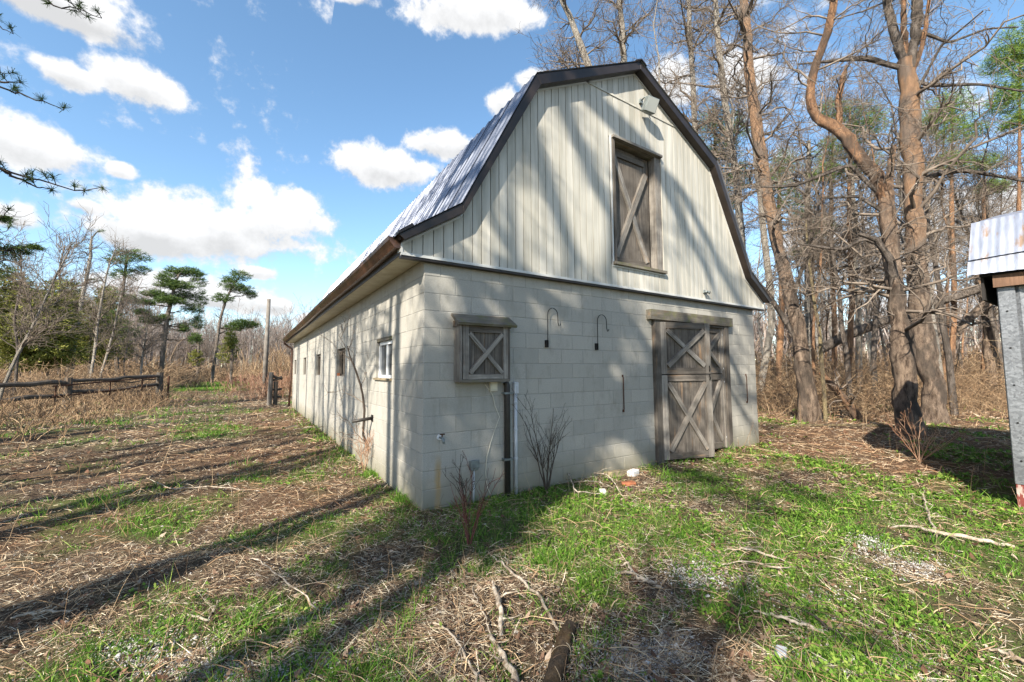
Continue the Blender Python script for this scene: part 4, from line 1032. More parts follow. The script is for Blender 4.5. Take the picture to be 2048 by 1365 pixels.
scatter_wood(10, lambda r: (r.uniform(1120, 1330), r.uniform(19, 30)), 6, 'bare_tree', 'bare tree top showing over the barn roof', 'bare trees behind the barn ridge', 0, 3)

def pad_pine(name, label, base, tpath, twid, pads, seed, bark=M_BARK, leaf=M_NEEDLE, lsize=.30, dens=34, wd=.16, n1=14):
    """pine built from foliage pads (u, v, ru, rv in picture pixels) on limbs that join the trunk"""
    r = np.random.default_rng(seed); P, R = pxpath(base, tpath, twid, 18); P[0, 2] = min(P[0, 2], base[2]-.1); P = P-base
    trunk = rough_tube(P, R, 8, seed, .04); d = depth(base+np.array([0, 0, 5])); fol = []; limbs = []; LR = []
    for (u, v, ru, rv) in pads:
        c = onplane(u, v, base)-base; a = ru*d/F_PX; bz = rv*d/F_PX; toview = unit((base-CAM)*np.array([1, 1, 0])); c = c+toview*r.uniform(-.6, .6)*a
        side = np.cross(toview, [0, 0, 1.]); n = int(dens*max(1, a*a*.9))
        rv = rv*1.0; bz = bz*1.15; q = r.normal(size=(n, 3)); q /= np.linalg.norm(q, axis=1, keepdims=True); q *= r.random((n, 1))**.4
        pts = c+q[:, :1]*side*a+q[:, 1:2]*toview*a*.8+np.outer(q[:, 2], [0, 0, 1])*bz+np.outer(-.25*(q[:, 0]**2), [0, 0, 1])*bz
        # a few lumps so that the outline stays uneven
        fol.append(needles(pts, lsize, 9, r, .5, wd))
        i = np.argmin(np.abs(P[:, 2]-(c[2]-abs(a)*.45))); i = max(i, 4); nl = max(2, int(a*1.3))
        for tgt in pts[r.choice(n, nl)]:
            s = np.linspace(0, 1, 8)[:, None]; L_ = P[i]*(1-s)+tgt*s; L_[:, 2] -= np.sin(s[:, 0]*np.pi)*.15*np.linalg.norm(tgt-P[i])*.5; L_[1:-1] += r.normal(size=(6, 3))*.06
            limbs.append(L_); LR.append(np.linspace(max(R[i]*.35, .02), .012, 8))
    P1, R1 = grow(P[None], R[None], n1, r, .3, .95, (1., 1.6), (.5, 2.2), 8, .3, .25, -.1); limbs += list(P1); LR += list(R1)
    L0 = np.stack(limbs); LR0 = np.stack(LR)
    P2, R2 = grow(L0, LR0, 160, r, .2, 1., (.4, 1.1), (.3, 1.0), 5, .6, .3)
    put_tree(name, label, 'tree', base, trunk, joinq([tubes(L0, LR0, 5), tubes(P2, np.maximum(R2, .006), 3)]), bark, M_TWIGD, joinq(fol), leaf)
# the named pines on the left
pad_pine('pine_tree', 'dark green pine with a bushy layered crown left of the field', polar(324, 48), [(322, 760), (326, 700), (334, 640), (345, 590), (354, 555), (366, 540)], [10, 10, 9, 7, 5, 2],
    [(350, 543, 20, 10), (382, 543, 26, 9), (332, 557, 16, 10), (396, 562, 16, 15), (352, 572, 34, 9), (312, 588, 24, 6), (402, 598, 12, 18), (338, 602, 28, 8), (386, 618, 20, 11), (290, 604, 16, 5), (396, 645, 14, 13), (330, 636, 12, 6), (300, 640, 22, 8), (390, 678, 13, 11), (368, 655, 10, 10), (368, 590, 22, 9), (284, 625, 14, 5)], 201, M_BARK, M_NEEDLE, .26, 110)
pad_pine('pine_tree', 'lighter open pine with one low side branch near the tall post', polar(428, 56), [(424, 758), (432, 700), (440, 640), (452, 600), (464, 575), (480, 552)], [8, 7, 6, 5, 4, 2],
    [(480, 552, 22, 11), (465, 572, 24, 10), (490, 580, 20, 9), (445, 598, 20, 9), (505, 590, 11, 8), (490, 648, 28, 8), (470, 655, 22, 7), (458, 560, 14, 7)], 202, M_BARK, M_NEEDLE, .27, 80)
pad_pine('pine_tree', 'flat topped dark pine third from the post on the left', polar(238, 40), [(236, 770), (232, 700), (240, 640), (246, 580), (252, 530), (256, 510)], [10, 9, 8, 7, 6, 3],
    [(262, 508, 34, 11), (235, 522, 26, 10), (280, 540, 22, 9), (250, 550, 26, 10), (225, 590, 24, 12), (262, 600, 20, 10), (212, 640, 30, 18), (250, 660, 26, 16)], 203, M_BARK, M_NEEDLE, .28, 46)
pad_pine('pine_tree', 'crooked half dead pine sticking up highest on the left', polar(160, 34), [(140, 772), (146, 700), (160, 620), (172, 560), (182, 510), (180, 480), (196, 462)], [12, 11, 10, 8, 7, 5, 2],
    [(196, 463, 14, 4), (160, 492, 18, 5), (150, 600, 30, 16), (190, 560, 14, 5)], 204, M_PALE, M_NEEDLE, .16, 10, n1=34)
pad_pine('pine_tree', 'dark pine tangle at the left edge of the photo', polar(-20, 14), [(-40, 800), (-38, 650), (-36, 520), (-34, 400)], [22, 20, 17, 10],
    [(10, 505, 26, 12), (40, 500, 20, 8), (-10, 540, 30, 16), (70, 497, 12, 5), (10, 440, 10, 6), (-30, 470, 30, 20)], 205, M_BARK, M_NEEDLE, .11, 60, n1=22)
# cedars and bushy evergreens
for i, (u, d, pads, lab) in enumerate([(95, 32, [(95, 640, 50, 46), (112, 592, 30, 26), (60, 650, 40, 40), (125, 655, 36, 40), (100, 700, 60, 34), (60, 710, 50, 30)], 'bushy yellow green cedar behind the left fence'),
    (178, 36, [(170, 650, 30, 40), (185, 695, 40, 34), (160, 610, 18, 22), (205, 640, 24, 30), (225, 690, 30, 26), (215, 600, 16, 18)], 'olive cedar right of the yellow green one'),
    (30, 40, [(30, 620, 40, 40), (10, 680, 50, 46), (50, 580, 20, 20)], 'shaded cedar at the far left'),
    (215, 44, [(215, 590, 18, 16), (205, 620, 26, 22), (228, 650, 30, 26), (200, 690, 34, 30), (240, 700, 26, 20)], 'dark evergreen filling the gap below the flat topped pine'),
    (20, 30, [(20, 560, 26, 22), (50, 600, 30, 26), (-10, 600, 40, 34), (20, 660, 50, 40), (70, 620, 26, 24)], 'tall olive evergreen at the far left behind the white sapling'),
    (135, 40, [(135, 575, 20, 18), (145, 610, 26, 22), (120, 630, 30, 24)], 'evergreen top rising between the two cedars'),
    (462, 50, [(458, 700, 20, 26), (462, 680, 12, 18)], 'small olive evergreen under the lighter open pine'),
    (395, 54, [(392, 715, 12, 16)], 'small round evergreen right of the dark bushy pine')]):
    pad_pine('cedar_tree', lab, polar(u, d), [(u, 765), (u+2, 700), (u+3, 640 if i < 3 else 680)], [7, 6, 3], pads, 230+i, M_BARK, M_CEDAR, .22, 110, .3, n1=10)
# pines seen between the trunks on the right
for i, (u, d, pads, lab) in enumerate([
    (1430, 20, [(1425, 235, 34, 26), (1460, 262, 30, 24), (1440, 300, 34, 18), (1470, 360, 26, 22), (1450, 405, 22, 16)], 'green pine crown just outside the roof edge of the barn'),
    (1560, 24, [(1570, 330, 26, 22), (1550, 370, 30, 18), (1580, 400, 24, 16)], 'distant green pine between the birches'),
    (1700, 19, [(1665, 215, 30, 20), (1710, 225, 40, 22), (1735, 265, 34, 20), (1670, 290, 34, 20), (1720, 320, 36, 22), (1650, 345, 26, 16)], 'bright green pine seen through the crooked orange limb'),
    (1905, 19, [(1900, 215, 36, 24), (1870, 250, 30, 18), (1925, 270, 34, 22), (1895, 330, 30, 14)], 'green pine right of the tall straight pine'),
    (2040, 17, [(2045, 80, 40, 26), (2010, 120, 30, 20), (2050, 150, 40, 26), (2015, 200, 30, 18), (2045, 235, 30, 16), (2070, 110, 40, 30)], 'green pine at the right edge above the shed'),
    (1620, 25, [(1600, 430, 26, 18), (1640, 460, 26, 16), (1610, 500, 24, 14)], 'low distant pine foliage left of the forked pine'),
    (1970, 22, [(1965, 330, 24, 14), (1985, 370, 22, 12)], 'sparse pine foliage above the snag')]):
    vt = min(p[1] for p in pads)
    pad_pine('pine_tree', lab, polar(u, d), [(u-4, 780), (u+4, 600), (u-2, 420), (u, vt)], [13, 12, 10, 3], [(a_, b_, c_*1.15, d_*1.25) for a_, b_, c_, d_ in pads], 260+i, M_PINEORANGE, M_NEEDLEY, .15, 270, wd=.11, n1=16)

# bare trees and pale saplings on the left
for i, (d, pts, wd, lab, tm) in enumerate([
    (15, [(-4, 800), (30, 720), (62, 660), (90, 600), (110, 555), (140, 500)], [9, 9, 8, 6, 5, 3], 'white sapling leaning right in front of the left fence', M_PALE),
    (27, [(176, 790), (190, 700), (196, 640), (205, 590), (215, 540), (230, 500)], [8, 7, 6, 5, 4, 2], 'grey multi branched sapling behind the left fence', M_PALE),
    (28, [(196, 770), (214, 710), (228, 660), (236, 620), (244, 580)], [6, 6, 5, 4, 2], 'pale slanting sapling right of the grey one', M_PALE),
    (22, [(30, 790), (36, 700), (28, 640), (44, 560), (40, 500)], [8, 7, 6, 5, 3], 'dark bare tree at the left behind the fence', M_BARK),
    (30, [(280, 770), (284, 720), (290, 680), (296, 650)], [5, 5, 4, 2], 'small white birch right of centre on the left', M_PALE),
    (34, [(120, 780), (116, 700), (124, 620), (118, 540), (130, 490)], [9, 8, 6, 5, 3], 'tall grey bare tree before the cedars', M_BARK)]):
    b = polar(pts[0][0], d); P, R = pxpath(b, pts, wd, 16); P[0] = b-np.array([0, 0, .1])
    tr = bare_mesh(300+i, path=P-b, rad=R, n1=26, n2=200, n3=800, l1=(.6, 2.6), t0=.3, up=.35, twig=.007)
    put_tree('bare_tree', lab, 'tree', b, tr[0], tr[1], tm, M_TWIG)
scatter_wood(34, lambda r: (r.uniform(-160, 300), r.uniform(30, 60)), 8, 'bare_tree', 'small bare tree in the scrub on the left', 'bare trees in the scrub on the left', 0, 6, .35, .62)
scatter_wood(60, lambda r: (r.uniform(300, 640), r.uniform(78, 110)), 9, 'bare_tree', 'far bare tree beyond the green field', 'far bare trees beyond the field', 0, 6, .45, .68)
scatter_wood(16, lambda r: (r.uniform(-160, 290), r.uniform(60, 90)), 10, 'bare_tree', 'bare tree deep in the wood on the left', 'bare trees deep in the left wood', 0, 6, .6, .85)

# trees outside the frame whose shadows fall across the barn and the grass
pine_home = np.array([-7.35, -2.95, 0.])
def out_tree(label, base, H, r0, lean, seed, tm=M_PINEBARK, n1=40, n2=260, n3=900, t0=.45, l1=(1., 3.), fol=0, up=.15):
    tr = bare_mesh(seed, H=H, r0=r0, n1=n1, n2=n2, n3=n3, t0=t0, lean=lean, wob=.5, up=up, l1=l1, twig=.009, horiz=True)
    f = None
    if fol:
        r = np.random.default_rng(seed); pts = tr[2][1][:, -1]; pts = pts[r.choice(len(pts), min(fol, len(pts)), replace=False)]; f = needles(pts, .22, 14, r, .5, .14)
    put_tree('shade_tree', label, 'tree', base, tr[0], tr[1], tm, M_TWIG, f, M_NEEDLE)
S = SUN_L
def through(pw, s, lean):
    """base of a leaning tree whose trunk shades wall point pw from sun distance s"""
    T1 = np.array(pw)-S*s; return np.array([T1[0]-lean[0]*T1[2], T1[1]-lean[1]*T1[2], 0.])
out_tree('tall pine left of the camera throwing the long shadow to the side wall', pine_home, 15, .15, (0, 0), 401, n1=26, t0=.5, fol=90)
out_tree('stout tree behind the camera shading the middle of the grass', np.array([-7.6, -5.75, 0]), 9.6, .19, (0.0, 0.0), 402, n1=30, t0=.62, n2=380, n3=1400, fol=150, l1=(.6, 1.5))
def limb_tree(label, base, H, r0, streaks, seed):
    """upright tree whose long limbs, running back from the barn, draw the slanting shadows on the wall"""
    r = np.random.default_rng(seed); base = np.array(base, float); t = thing('shade_tree', label, 'tree', tuple(map(float, base)))
    P = spine(H, r, (0, 0), .3); R = r0*(1-.85*np.linspace(0, 1, len(P))**1.1)
    obj('trunk', fastmesh('trunk', *tubes(P[None], R[None], 10), M_PINEBARK, True), t)
    LP, LR = [], []
    for (a, b, s0, rad) in streaks:
        a = np.array([a[0], 0, a[1]], float); b = np.array([b[0], 0, b[1]], float)
        Ta = a-S*s0-base; Tb = b-S*(s0+.8*(a[2]-b[2])/-S[2]*1.0)-base
        z0 = max(Ta[2]-1.2, 3.0); z0 = min(z0, H-1); C = np.array([[np.interp(z0, P[:, 2], P[:, 0]), np.interp(z0, P[:, 2], P[:, 1]), z0], Ta*.5+np.array([0, 0, z0])*.5, Ta, (Ta+Tb)/2+r.normal(size=3)*.15, Tb, Tb+(Tb-Ta)*.35+r.normal(size=3)*.3])
        q = np.linspace(0, 5, 16); C = np.stack([np.interp(q, np.arange(6), C[:, i]) for i in range(3)], 1); C[1:] += np.cumsum(r.normal(size=(15, 3)), 0)*.025
        LP.append(C); LR.append(np.linspace(rad*1.7, rad*.5, 16))
    LP = np.stack(LP); LR = np.stack(LR)
    P2, R2 = grow(LP, LR, 9*len(LP), r, .3, 1., (.3, .9), (.5, 1.6), 6, .5, .25); P3, R3 = grow(P2, R2, 26*len(LP), r, .2, 1., (.3, 1.), (.2, .7), 4, .7, .2)
    obj('limbs', fastmesh('limbs', *joinq([tubes(LP, LR, 8), tubes(P2, np.maximum(R2, .010), 4), tubes(P3, np.maximum(R3, .006), 3)]), M_TWIG), t)
    pts = P3[:, -1]; pts = pts[r.choice(len(pts), 7*len(LP), replace=False)]
    obj('foliage', fastmesh('foliage', *needles(pts, .2, 12, r, .5, .14), M_NEEDLE), t)
out_tree('small twiggy tree behind the camera dappling the front lawn', np.array([-7.4, -7.3, 0]), 8.8, .11, (0.02, 0.0), 412, n1=26, t0=.25, n2=200, n3=700, l1=(.6, 1.7), fol=50)
out_tree('second twiggy tree behind the camera dappling the lower lawn', np.array([-8.8, -8.5, 0]), 8.5, .12, (0.0, 0.02), 413, n1=26, t0=.3, n2=240, n3=900, l1=(.6, 1.9), fol=90)
limb_tree('spreading pine left of the camera whose limbs streak the gable with shadow', (-8.6, -4.1, 0), 17, .17,
    [((1.9, 5.9), (3.3, 3.5), 14, .12), ((1.2, 5.3), (2.3, 3.2), 15, .13), ((.7, 4.3), (1.3, 3.1), 15, .09), ((4.4, 5.0), (5.6, 3.6), 16, .12), ((5.0, 4.6), (6.6, 3.0), 17, .10)], 403)
limb_tree('spreading pine behind the camera whose limbs streak the block wall with shadow', (-9.4, -6.9, 0), 15, .16,
    [((.5, 2.75), (1.7, 2.0), 14, .10), ((1.3, 2.7), (3.0, 1.7), 13, .12), ((1.6, 1.9), (3.4, .7), 13, .17), ((2.1, 1.5), (3.9, .3), 13, .20), ((.9, 1.2), (2.4, .1), 12, .07), ((3.1, 2.6), (4.2, 1.8), 14, .12), ((4.9, 2.4), (6.2, 1.2), 15, .08), ((5.9, 1.9), (7.2, .8), 15, .08), ((2.6, 2.8), (3.6, 2.2), 15, .10)], 404)
TALL = bare_mesh(410, H=21, r0=.20, n1=20, n2=110, n3=380, t0=.5, wob=.6, up=.25, l1=(.7, 2.2), twig=.009)
r = np.random.default_rng(77); n = 0
while n < 17:
    p = np.array([r.uniform(-17, -8.5), r.uniform(-4, 12), 0.]); az = math.degrees(math.atan2(p[0]-CAM[0], p[1]-CAM[1]))
    if az > -26: continue
    k = r.integers(0, 6)
    put_tree('shade_tree', 'bare tree in the row left of the camera that stripes the side wall with shadow', 'tree', p, TALL[0], TALL[1], M_BARK, M_TWIG, group='bare trees left of the frame', rot=r.uniform(0, 6.28), scale=r.uniform(.7, 1.0), share='tall'); n += 1

# pine boughs that reach into the frame at the top left belong to a pine just outside it
def near_boughs():
    r = np.random.default_rng(9); base = np.array([-6.3, .2, 0.]); base[2] = gz(base[0], base[1])
    t = thing('near_pine', 'near pine outside the frame with needle sprays at the top left', 'tree', tuple(map(float, base)))
    H = 9.5; P0 = np.array([[0, 0, -.1], [.03, .02, 2], [0, .05, 4], [-.04, .02, 6], [0, 0, H]]); s = np.linspace(0, 1, 12)
    P = np.stack([np.interp(s, np.linspace(0, 1, 5), P0[:, i]) for i in range(3)], 1); R = .11*(1-.8*s)
    obj('trunk', fastmesh('trunk', *tubes(P[None], R[None], 12), M_PINEBARK, True), t)
    boughs = [([(-60, -90), (40, -60), (92, -5), (112, 18), (150, 14), (178, 30), (203, 36)], 4.6), ([(60, -60), (118, -20), (140, 6), (170, 32)], 4.6), ([(-120, 120), (-10, 168), (30, 186), (60, 196), (92, 206), (128, 220)], 4.4),
              ([(-110, 300), (-5, 334), (40, 352), (85, 362), (120, 372), (155, 384), (204, 376)], 4.3), ([(-5, 334), (25, 352), (60, 370), (105, 380)], 4.35), ([(-120, 20), (-20, 40), (4, 56), (22, 66)], 4.5),
              ([(-110, 430), (-10, 440), (12, 430)], 4.4), ([(-110, 110), (-5, 142), (8, 148)], 4.4), ([(-30, 158), (10, 166), (42, 166)], 4.45), ([(-140, 470), (-20, 470), (10, 462)], 5.0)]
    tips = []
    for j, (pp, d) in enumerate(boughs):
        Q = []
        for u, v in pp:
            q = ray(u, v); q = CAM+q*(d+.1*j/10)/(q@FA); Q.append(q-base)
        Q = np.array(Q); start = np.array([[0, 0, Q[0][2]+.5]]); Q = np.concatenate([start, Q]); m_ = 26; ss = np.concatenate([[0], np.cumsum(np.linalg.norm(np.diff(Q, axis=0), axis=1))]); ss /= ss[-1]
        tt = np.concatenate([np.linspace(0, ss[1], 8)[:-1], np.linspace(ss[1], 1, 19)]); C = np.stack([np.interp(tt, ss, Q[:, i]) for i in range(3)], 1); C[8:] += r.normal(size=(18, 3))*.006
        obj('bough', fastmesh('bough', *tubes(C[None], np.linspace(.022, .0035, 26)[None], 5), M_TWIGD), t)
        n = len(C); k = {0: 9, 1: 4, 2: 5, 3: 9, 4: 3, 5: 3, 6: 2, 7: 1, 8: 2, 9: 1}[j]
        for q in range(k):
            i = int(n-1-(q*(n-12)/max(k, 1))*.95); off = r.normal(size=3)*.05; off[2] = abs(off[2])*1.3; tips.append((C[i], C[i]+off))
    V = []; Tw = []
    for a_, c_ in tips:
        Tw.append(np.stack([a_+(c_-a_)*s_ for s_ in np.linspace(0, 1, 4)])); nn = 46
        ax = unit(c_-a_+1e-6); d = r.normal(size=(nn, 3))+ax*.9; d /= np.linalg.norm(d, axis=1, keepdims=True); o_ = a_+(c_-a_)*r.uniform(.4, 1.1, (nn, 1))
        b_ = rotate_toward(d, np.full(nn, np.pi/2), r); L_ = r.uniform(.04, .08, (nn, 1)); w = .0026
        V.append(np.stack([o_-b_*w, o_+b_*w, o_+d*L_+b_*w*.5, o_+d*L_-b_*w*.5], 1).reshape(-1, 3))
    V = np.concatenate(V); obj('needle_sprays', fastmesh('needle_sprays', V, np.arange(len(V)).reshape(-1, 4), M_NEEDLE), t, kind='stuff')
    obj('twigs', fastmesh('twigs', *tubes(np.stack(Tw), np.full((len(Tw), 4), .004), 4), M_TWIGD), t)
near_boughs()

# ------------------------------------------------------------------ fences, posts
def post(P, h, r0, parent, m_=M_FENCE, name='post', lean=(0, 0)):
    p = np.array(P, float); c = np.array([[p[0], p[1], -.1], [p[0]+lean[0]*.5, p[1]+lean[1]*.5, h*.5], [p[0]+lean[0], p[1]+lean[1], h]])
    return MB().tube(c, [r0*1.08, r0, r0*.93], 8).obj(name, m_, parent)
fence = thing('rail_fence', 'dark weathered rail fence with two rails across the left scrub', 'fence')
pe = G(317, 806); p1 = G(133, 822); p0 = pe+(p1-pe)*2.1; p00 = pe+(p1-pe)*3.2
for q_, rr_ in ((pe, .15), (p1, .13), (p0, .13)): post(q_, 1.55 if q_ is pe else 1.35, rr_, fence)
def rail(a_, b_, za, zb, r_=.065, sag=.04):
    s = np.linspace(0, 1, 8); C = np.array([a_[:2]*(1-t)+b_[:2]*t for t in s])+np.random.default_rng(int(za*100)).normal(size=(8, 2))*.03; z_ = za*(1-s)+zb*s-sag*np.sin(s*np.pi)+np.random.default_rng(int(zb*100)).normal(size=8)*.035
    MB().tube(np.column_stack([C, z_]), [r_*random.uniform(.85, 1.15) for _ in s], 7).obj('rail', M_FENCE, fence)
rail(pe, p1, 1.42, 1.22, .07); rail(p1, p0, 1.18, 1.12, .09); rail(pe, p1, .98, .72, .075); rail(p1, p0, .66, .60, .09); rail(p0, p00, 1.1, 1.0, .08); rail(pe, p1+(pe-p1)*.4, 1.22, 1.1, .03)
gate = thing('pipe_gate', 'rusty pipe gate folded against the left fence post', 'gate', tuple(map(float, pe)))
dv = unit((p1-pe)*np.array([1, 1, 0]))
for z_ in (1.30, .88): MB().tube([(dv*.2+[0, -.2, z_]).tolist(), (dv*4.6+[0, -.2, z_-.28]).tolist()], .035, 6).obj('rail', M_RUST, gate)
for s_ in (.9, 2.4, 4.5): MB().tube([(dv*s_+[0, -.2, 1.30-.06*s_]).tolist(), (dv*s_+[0, -.2, .1]).tolist()], .03, 6).obj('upright', M_RUST, gate)
MB().tube([(.35, 0, 1.35), (.35, 0, .1)], .05, 6).obj('upright', M_RUST, gate)
pole = G(528, 796); pl = thing('wooden_pole', 'tall slim weathered pole standing by the end of the barn', 'pole', tuple(map(float, pole)))
hp = 1.535+(738-590)/F_PX*depth(pole)
MB().tube([(0, 0, -.1), (.02, 0, hp*.5), (.06, 0, hp)], [.145, .125, .10], 10).obj('pole', M_WOODL, pl, smooth=True)
f2 = thing('rail_fence', 'short broken rail fence joining the barn end to a round post', 'fence')
q0 = G(538, 812); q1 = np.array([-.35, BL+1.2, 0])
post(q0, 1.52, .095, f2, M_WOODL, lean=(.05, .02)); post((q0+q1)/2, 1.1, .09, f2)
for za, zb in ((1.38, 1.2), (1.1, 1.28), (.72, .72), (.4, .36)):
    s = np.linspace(0, 1, 6); C = np.array([q0[:2]*(1-t)+q1[:2]*t for t in s]); MB().tube(np.column_stack([C, za*(1-s)+zb*s+.02*np.sin(s*9)]), .06, 6).obj('rail', M_FENCE, f2)

# ------------------------------------------------------------------ shrubs by the walls, sticks, logs, bricks
def shrub(name, label, base, stems, mt, seed, h=1., spread=.35, n2=60, n3=140, rad=.006, tw=.0022, cat='shrub', foot=0.):
    r = np.random.default_rng(seed); t = thing(name, label, cat, tuple(map(float, base)))
    P = []; s = np.linspace(0, 1, 8)
    for i in range(stems):
        a = r.uniform(0, 6.28); sp_ = spread*r.uniform(.25, 1); hh = h*r.uniform(.6, 1)
        C = np.stack([np.cos(a)*sp_*s**1.2, np.sin(a)*sp_*s**1.2*.8, hh*s], 1)+np.array([np.cos(a), np.sin(a), 0])*.02+np.array([r.normal(), r.normal(), 0])*foot; C[1:] += np.cumsum(r.normal(size=(7, 3)), 0)*.008; P.append(C)
    P = np.stack(P); R = np.tile(np.linspace(rad, rad*.35, 8), (stems, 1)); R *= r.uniform(.7, 1.2, (stems, 1))
    obj('stems', fastmesh('stems', *tubes(P, R, 5), mt), t, kind='stuff')
    P2, R2 = grow(P, R, n2, r, .25, 1., (.3, .9), (.08*h, .4*h), 5, .7, .12, 0, .35); P3, R3 = grow(P2, R2, n3, r, .2, 1., (.3, .9), (.03*h, .14*h), 4, .8, .1, 0, .3)
    obj('twigs', fastmesh('twigs', *joinq([tubes(P2, np.maximum(R2, tw), 4), tubes(P3, np.maximum(R3, tw*.8), 3)]), mt), t, kind='stuff'); return t
shrub('bare_shrub', 'bare grey shrub against the front wall beside the conduit', (1.62, -.17, gz(1.62, -.17)), 7, M_TWIGD, 501, 1.12, .42, 56, 130, .010)
shrub('red_stemmed_shrub', 'dark red stemmed shrub in front of the barn corner', G(938, 1088), 11, M_REDSTEM, 502, .66, .34, 26, 40, .0040)
w = shrub('dry_weeds', 'brown dried weed stalks in front of the outlet box', (.48, -.18, 0), 10, M_TWIGD, 503, .50, .26, 24, 60, .004, cat='weeds')
b = np.array([-.22, 2.5, gz(-.22, 2.5)]); P, R = pxpath(b, [(742, 935), (737, 900), (726, 870), (729, 820), (724, 780), (712, 742), (700, 715), (695, 692)], [6, 6, 5, 5, 4, 4, 3, 2], 16)
tr = bare_mesh(510, path=P-b, rad=R, n1=9, n2=40, n3=90, l1=(.25, .8), t0=.15, twig=.0028, l3=(.08, .25), up=.3, lf=.1)
put_tree('bare_sapling', 'thin crooked bare sapling against the side wall', 'sapling', b, tr[0], tr[1], M_TWIGD, M_TWIG)
shrub('dry_weeds', 'reddish dry vine clump under the black pipe stub', (-.12, 2.15, 0), 12, M_TANBRUSH, 504, .62, .16, 50, 120, .004, cat='weeds')
shrub('dry_bush', 'pale dry bramble stems at the edge of the shed shadow', G(1840, 925), 12, M_TANBRUSH, 505, .85, .9, 60, 120, .007)
shrub('red_bush', 'red twigged bush at the foot of the tall pole', polar(505, 34), 60, M_REDSTEM, 506, 1.2, .7, 200, 400, .014, .009, foot=1.1)
shrub('tan_bush', 'tan dry bush left of the barn end fence', polar(520, 23.5), 110, M_TANBRUSH, 507, 1.1, .8, 300, 900, .011, .007, foot=1.0)
shrub('tan_bush', 'tan brush behind the barn end fence', polar(565, 25), 130, M_TANBRUSH, 508, 1.5, .8, 400, 1100, .012, .007, foot=1.1)
shrub('tan_bush', 'tall tan brush rising beyond the end of the barn', polar(575, 40), 160, M_THICK, 509, 3.6, 1.2, 500, 1300, .018, .011, foot=2.2)
shrub('brush_mound', 'rounded brown brush mound left of the green field', polar(372, 42), 200, M_THICK, 511, 1.5, 1.2, 500, 1200, .014, .009, foot=.9)
for i, (u, v) in enumerate([(210, 815), (60, 850), (120, 845), (350, 812), (300, 815), (20, 880)]):
    shrub('bramble_heap', ['low bramble heap in front of the rail fence', 'bramble heap at the left edge in the sun', 'bramble heap below the fence post', 'dark bramble heap right of the gate post', 'bramble heap at the foot of the gate post', 'nearest bramble heap at the left edge'][i], G(u, v), 70, M_THICK, 520+i, .75, .7, 220, 420, .007, .005, foot=.8)

def stick(label, pts, wd, seed, m_=M_DEADWOOD, forks=(), z0=.03, name='stick', arch=.02, cat='stick'):
    """a stick lying on the ground through picture points; forks are separate paths"""
    r = np.random.default_rng(seed); allp = []
    def gp2(pp):
        Q = np.array([G(u, v, z0) for u, v in pp]); Q[:, 2] = [gz(a_, b_)+z0 for a_, b_ in Q[:, :2]]; return Q
    Q = gp2(pts); org = Q[0].copy(); out = []
    for pp, w_ in [(pts, wd)]+list(forks):
        Q = gp2(pp); s = np.concatenate([[0], np.cumsum(np.linalg.norm(np.diff(Q, axis=0), axis=1))]); s /= s[-1]; t = np.linspace(0, 1, 16)
        C = np.stack([np.interp(t, s, Q[:, i]) for i in range(3)], 1); C[:, 2] += arch*np.sin(t*np.pi); C += r.normal(size=C.shape)*.0055
        R = np.interp(t, s, np.array(w_)/2*np.array([depth(q) for q in Q])/F_PX)*r.uniform(.78, 1.08, 16)*.85
        V = rough_tube(C-org, R, 8, seed, .10); out.append(V)
        Pt, Rt = grow((C-org)[None], R[None], 5, r, .1, .9, (.4, 1.2), (.05, .22), 4, .5, .3); Rt = np.maximum(Rt, .0016); out.append(tubes(Pt, Rt, 4))
    o = obj(name, fastmesh(name, *joinq(out), m_, True)); o.location = tuple(map(float, org)); o['label'] = label; o['category'] = cat; return o
stick('thick bleached broken branch upright in the centre foreground', [(984, 1155), (994, 1190), (1002, 1225), (1000, 1262)], [5, 13, 12, 10], 601, arch=.05)
stick('bleached barkless branch running off the bottom of the photo', [(975, 1245), (988, 1275), (1008, 1310), (1030, 1350), (1050, 1400)], [7, 11, 15, 19, 22], 602, forks=[([(988, 1272), (975, 1230), (955, 1185), (942, 1162)], [5, 4, 3, 2])])
stick('long forked pale stick leading to the broken log', [(985, 1098), (1010, 1130), (1045, 1160), (1080, 1190), (1100, 1225), (1115, 1252)], [3, 5, 7, 8, 7, 6], 603, forks=[([(1013, 1133), (1012, 1112)], [4, 2]), ([(1013, 1137), (975, 1137)], [3, 2])])
stick('long thin curved stick left of the bleached branch', [(870, 1228), (905, 1258), (925, 1290), (950, 1340), (965, 1380)], [4, 5, 6, 7, 7], 604)
stick('forked stick with bark between the log and the gravel', [(1320, 1163), (1285, 1152), (1255, 1142), (1215, 1140)], [9, 8, 6, 3], 605, forks=[([(1270, 1150), (1255, 1128), (1228, 1126)], [6, 4, 2])])
stick('pale stick in the right foreground clover', [(1510, 1208), (1560, 1225), (1600, 1238), (1645, 1248)], [4, 7, 8, 8], 606)
stick('thin wiggly stick beside the right gravel patch', [(1448, 1096), (1500, 1098), (1540, 1106), (1568, 1112)], [3, 6, 5, 3], 607, forks=[([(1440, 1122), (1500, 1118), (1560, 1130), (1580, 1128)], [2, 4, 5, 2])])
stick('long pale branch lying in the right foreground grass', [(1782, 1042), (1830, 1055), (1880, 1070), (1960, 1082), (2030, 1090)], [4, 7, 9, 9, 9], 608, forks=[([(1872, 1068), (1860, 1035), (1852, 1010), (1826, 996), (1822, 980)], [6, 5, 4, 3, 2]), ([(1852, 1012), (1846, 978)], [4, 3])], arch=.04)
stick('smooth pale branch at the lower right edge', [(1970, 1278), (2010, 1296), (2060, 1320)], [7, 9, 11], 609)
stick('dark bent twig under the right foreground clover', [(1540, 1186), (1600, 1210), (1660, 1250), (1720, 1292), (1760, 1322)], [3, 5, 5, 4, 3], 610, M_TWIGD)
